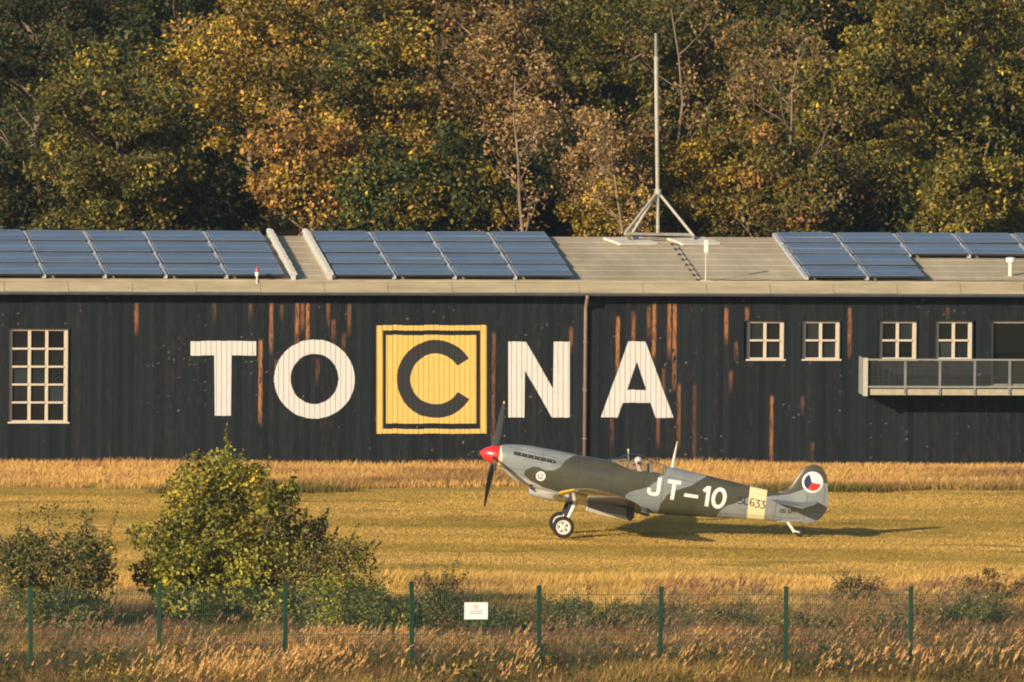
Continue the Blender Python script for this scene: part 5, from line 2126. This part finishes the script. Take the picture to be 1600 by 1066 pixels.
# ---- undercarriage
for side in (-1, 1):
    yw = side * .88
    e = empty('main_gear', (0, 0, 0), 0, plane)
    near = side < 0
    wx, wz = A(880, 826, -.88)
    WR = .298
    wz = WR - .006
    wc = Vector((wx, yw, wz))
    t = MB()
    prof = [(-.085, .20), (-.098, .235), (-.088, .272), (-.05, .293), (0, WR), (.05, .293), (.088, .272), (.098, .235), (.085, .20), (0, .190), (-.085, .20)]
    t.lathe(prof, wc, (0, 1, 0), 36, caps=False)
    ty = t.build('tyre', M_tyre, e, smooth=True)
    h = MB()
    h.lathe([(-.095, .03), (-.09, .06), (-.07, .085), (-.072, .15), (-.092, .172), (-.088, .198), (.086, .198), (.088, .172), (.06, .12), (.06, .03)], wc, (0, 1, 0), 32)
    hb = h.build('wheel_hub', M_hub, e, smooth=True)
    for k in range(5):
        a = 2 * math.pi * k / 5 + .5
        q = wc + Vector((.112 * math.cos(a), side * .0745, .112 * math.sin(a)))
        MB().lathe([(0, .030), (.004, .030)], q - Vector((0, .002, 0)), (0, 1, 0), 12).build('hub_hole', M_exh, hb)
    tx_, tz_ = A(899, 764, -.80)
    kx, kz = A(900.5, 786.5, -.80)
    bx, bz = A(887.5, 812.5, -.80)
    yi = side * .74
    lo = MB()
    lo.tube([(kx + .06, yi, kz + .14), (kx, yi, kz + .01), (kx - .02, yi, kz - .03), (bx, yi, bz), (wx + .02, yi, wz + .02)], [.066, .068, .064, .050, .042], 12)
    lo.build('oleo', M_silver, e, smooth=True)
    MB().tube([(wx, yi, wz), (wx, yw, wz)], .035, 10).build('axle', M_silver, e)
    # leg fairing behind the oleo
    fr = MB()
    d = Vector((bx - kx, 0, bz - kz))
    n_ = Vector((-d.z, 0, d.x)).normalized()
    p0, p1 = Vector((kx, 0, kz)), Vector((bx, 0, bz))
    ring = [p0 + n_ * .02, p0 - n_ * .16, p1 - n_ * .13, p1 + n_ * .02]
    yo = yi - side * .075
    fr.loft([[q + Vector((0, yo - .012, 0)) for q in ring], [q + Vector((0, yo + .012, 0)) for q in ring]])
    fr.build('leg_fairing', M_dkb, e)

tw_ = empty('tail_wheel', (0, 0, 0), 0, plane)
tx0, tz0 = A(1229, 817)
tx1, tz1 = A(1241.5, 833)
wx2, _ = A(1249.5, 831)
MB().tube([(tx0, 0, tz0 + .05), (tx1 - .06, 0, tz1 + .09), (tx1, -.05, tz1)], [.045, .042, .05], 10).build('tail_leg', M_silver, tw_, smooth=True)
MB().tube([(tx1 - .02, -.06, tz1 + .03), (wx2, -.065, .125)], [.035, .022], 8).build('fork', M_silver, tw_, smooth=True)
MB().lathe([(-.04, .05), (-.05, .09), (-.03, .118), (0, .125), (.03, .118), (.05, .09), (.04, .05)], (wx2, 0, .121), (0, 1, 0), 28).build('tyre', M_tyre, tw_, smooth=True)
MB().lathe([(-.045, .015), (-.045, .055), (.045, .055), (.045, .015)], (wx2, 0, .121), (0, 1, 0), 20).build('wheel_hub', M_dkb, tw_, smooth=True)

# ---- aerial mast
am = MB()
rings = []
for px, py, c in ((1051, 732, .105), (1053.5, 716, .075), (1056, 703, .05), (1058.3, 691, .022)):
    x, z = A(px, py)
    rings.append([(x + c / 2 * math.cos(a), .35 * c * math.sin(a), z) for a in [2 * math.pi * k / 12 for k in range(12)]])
am.loft(rings).build('aerial_mast', mat('pale_aerial_paint', (.55, .52, .46), .5), plane, smooth=True)

# ---- canopy


def canopy_glass():
    m, nt, b = new_mat('canopy_glass')
    for l in list(nt.links):
        nt.links.remove(l)
    nt.nodes.remove(b)
    tr = nt.nodes.new('ShaderNodeBsdfTransparent')
    tr.inputs[0].default_value = (.90, .93, .95, 1)
    gl = nt.nodes.new('ShaderNodeBsdfGlossy')
    gl.inputs['Roughness'].default_value = .03
    lw_ = nt.nodes.new('ShaderNodeLayerWeight')
    lw_.inputs[0].default_value = .5
    mx = nt.nodes.new('ShaderNodeMixShader')
    nt.links.new(math_n(nt, 'ADD', math_n(nt, 'MULTIPLY', math_n(nt, 'POWER', lw_.outputs[1], 4.0), .6), .05), mx.inputs[0])
    nt.links.new(tr.outputs[0], mx.inputs[1])
    nt.links.new(gl.outputs[0], mx.inputs[2])
    nt.links.new(mx.outputs[0], nt.nodes['Material Output'].inputs[0])
    return m


M_can = canopy_glass()
can = empty('canopy', (0, 0, 0), 0, plane)


def can_ring(px, pyt, pyb, w, n=18):
    x, zt = A(px, pyt)
    _, zb = A(px, pyb)
    return [Vector((x, -w * math.copysign(abs(math.cos(math.pi * k / n)) ** .8, math.cos(math.pi * k / n)), zb + (zt - zb) * math.sin(math.pi * k / n) ** .8)) for k in range(n + 1)]


W1 = [can_ring(*q) for q in ((957, 721.4, 723.5, .17), (966, 716.8, 729, .23), (975, 713.0, 733, .27), (982, 711.2, 736.5, .285))]
W2 = [can_ring(*q) for q in ((983, 711.0, 736.5, .287), (989, 710.6, 738, .30), (997, 711.0, 739, .305), (1004, 712.7, 740, .30), (1010, 715.6, 741, .29), (1015.5, 720.6, 742, .275))]
W3 = [can_ring(*q) for q in ((1017, 721.6, 742, .27), (1027, 724.6, 744, .25), (1038, 728.3, 745, .235))]
for nm, w_ in (('windscreen', W1), ('sliding_hood', W2), ('rear_glazing', W3)):
    MB().loft(w_, closed=False).build(nm, M_can, can, smooth='all')
M_cf = mat('canopy_frame_paint', (.16, .155, .125), .5, .15, 6)
for ring, r_, nm in ((W1[0], .014, 'windscreen_frame'), (W1[-1], .018, 'windscreen_arch'), (W2[-1], .022, 'hood_arch'), (W3[0], .022, 'rear_arch'), (W3[-1], .03, 'rear_arch')):
    MB().tube(ring, r_, 6).build(nm, M_cf, can, smooth='all')
for k in (4, 14):
    MB().tube([w_[k] for w_ in W1], .014, 6).build('windscreen_frame', M_cf, can, smooth='all')
for w_, nm in ((W2, 'hood_rail'), (W3, 'rear_sill'), (W1, 'screen_sill')):
    for k in (0, -1):
        MB().tube([q[k] for q in w_], .022, 6).build(nm, M_cf, can, smooth='all')
sp_ = MB()
sp_.loft([[w_[k] + Vector((0, 0, .006)) for k in (7, 8, 9, 10, 11)] for w_ in W3], closed=False)
sp_.build('spine_strip', M_upper, can)
# mirror on top of the windscreen arch
mp = AV(981.5, 705.5)
MB().lathe([(-.02, .005), (-.012, .045), (.012, .05), (.02, .04)], mp, (1, 0, 0), 16).build('mirror', M_silver, can, smooth=True)
MB().tube([mp, AV(982, 712)], .011, 6).build('mirror_stalk', M_silver, can)
# head armour and seat back seen through the glass
hx_, hz_ = A(1011, 741)
MB().box(hx_, hx_ + .03, -.18, .18, hz_ - .12, hz_ + .26).build('head_armour', M_dkb, plane, bevel=.01)

# ---- pilot
hd = AV(995.5, 721.5)
pil = empty('person', AP + UA * hd.x + Vector((0, 0, hd.z)), TH)
tag(pil, 'pilot in pale helmet and light jacket sitting under the cockpit canopy', 'person')
M_jkt = mat('pale_flight_jacket', (.42, .36, .28), .8, .2, 8)
M_skin = mat('skin', (.55, .30, .21), .55, .08, 12)
M_helm = mat('white_flying_helmet', (.66, .55, .50), .5, .1, 9)
# one continuous body, head at the origin, facing -x
J = {'pel': (.16, 0, -.78, .15), 'spi': (.15, 0, -.58, .14), 'che': (.10, 0, -.36, .155), 'nek': (.05, 0, -.17, .058), 'hea': (.01, 0, -.03, .088), 'top': (.015, 0, .06, .078),
     'shl': (.09, -.18, -.27, .075), 'ell': (-.02, -.25, -.50, .052), 'hal': (-.26, -.14, -.52, .036), 'shr': (.09, .18, -.27, .075), 'elr': (-.02, .25, -.50, .052), 'har': (-.26, .10, -.52, .036),
     'hpl': (.10, -.10, -.80, .105), 'knl': (-.32, -.14, -.70, .075), 'ftl': (-.62, -.12, -.98, .05), 'hpr': (.10, .10, -.80, .105), 'knr': (-.32, .14, -.70, .075), 'ftr': (-.62, .12, -.98, .05),
     'nos': (-.105, 0, -.03, .020)}
keys = list(J)
ED = [('pel', 'spi'), ('spi', 'che'), ('che', 'nek'), ('nek', 'hea'), ('hea', 'top'), ('che', 'shl'), ('shl', 'ell'), ('ell', 'hal'), ('che', 'shr'), ('shr', 'elr'), ('elr', 'har'),
      ('pel', 'hpl'), ('hpl', 'knl'), ('knl', 'ftl'), ('pel', 'hpr'), ('hpr', 'knr'), ('knr', 'ftr'), ('hea', 'nos')]
me = bpy.data.meshes.new('body')
me.from_pydata([J[k][:3] for k in keys], [(keys.index(a), keys.index(b)) for a, b in ED], [])
body = bpy.data.objects.new('body', me)
COL.objects.link(body)
body.parent = pil
sk = body.modifiers.new('skin', 'SKIN')
for i, k in enumerate(keys):
    r_ = J[k][3]
    me.skin_vertices[0].data[i].radius = (r_, r_)
body.modifiers.new('sub', 'SUBSURF').levels = 2
body.modifiers['sub'].render_levels = 2
sk.use_smooth_shade = True


def pilot_mat():
    m, nt, b = new_mat('pilot_skin_and_jacket')
    tc = nt.nodes.new('ShaderNodeTexCoord')
    sx = nt.nodes.new('ShaderNodeSeparateXYZ')
    nt.links.new(tc.outputs['Object'], sx.inputs[0])
    nz = noise_n(nt, tc.outputs['Object'], 9.0)
    jk = mix_n(nt, nz, (.34, .29, .22), (.50, .44, .35))
    c = mix_n(nt, ramp_n(nt, sx.outputs['Z'], -.165, -.155), jk, (.55, .30, .21))
    nt.links.new(c, b.inputs['Base Color'])
    b.inputs['Roughness'].default_value = .7
    return m


me.materials.append(pilot_mat())
hm = MB()
prof = []
for k in range(9):
    a = math.pi / 2 * k / 8
    prof.append((.128 * math.sin(a), .118 * math.cos(a)))
hm.lathe([(-.06, .108), (-.03, .114)] + prof, (.028, 0, .01), (.25, 0, 1), 20)
hm.build('flying_helmet', M_helm, pil, smooth='all')
for sy in (-1, 1):
    MB().lathe([(0, .045), (.03, .042), (.04, .025)], (.03, sy * .088, -.02), (0, sy, 0), 14).build('earphone', M_blk, pil, smooth=True)
gg = MB().box(-.102, -.075, -.07, .07, -.012, .03)
gg.build('goggles', M_dkb, pil, bevel=.012)
MB().tube([(-.085, -.05, -.085), (-.10, 0, -.09), (-.085, .05, -.085)], .022, 8).build('oxygen_mask', M_dkb, pil, smooth='all')
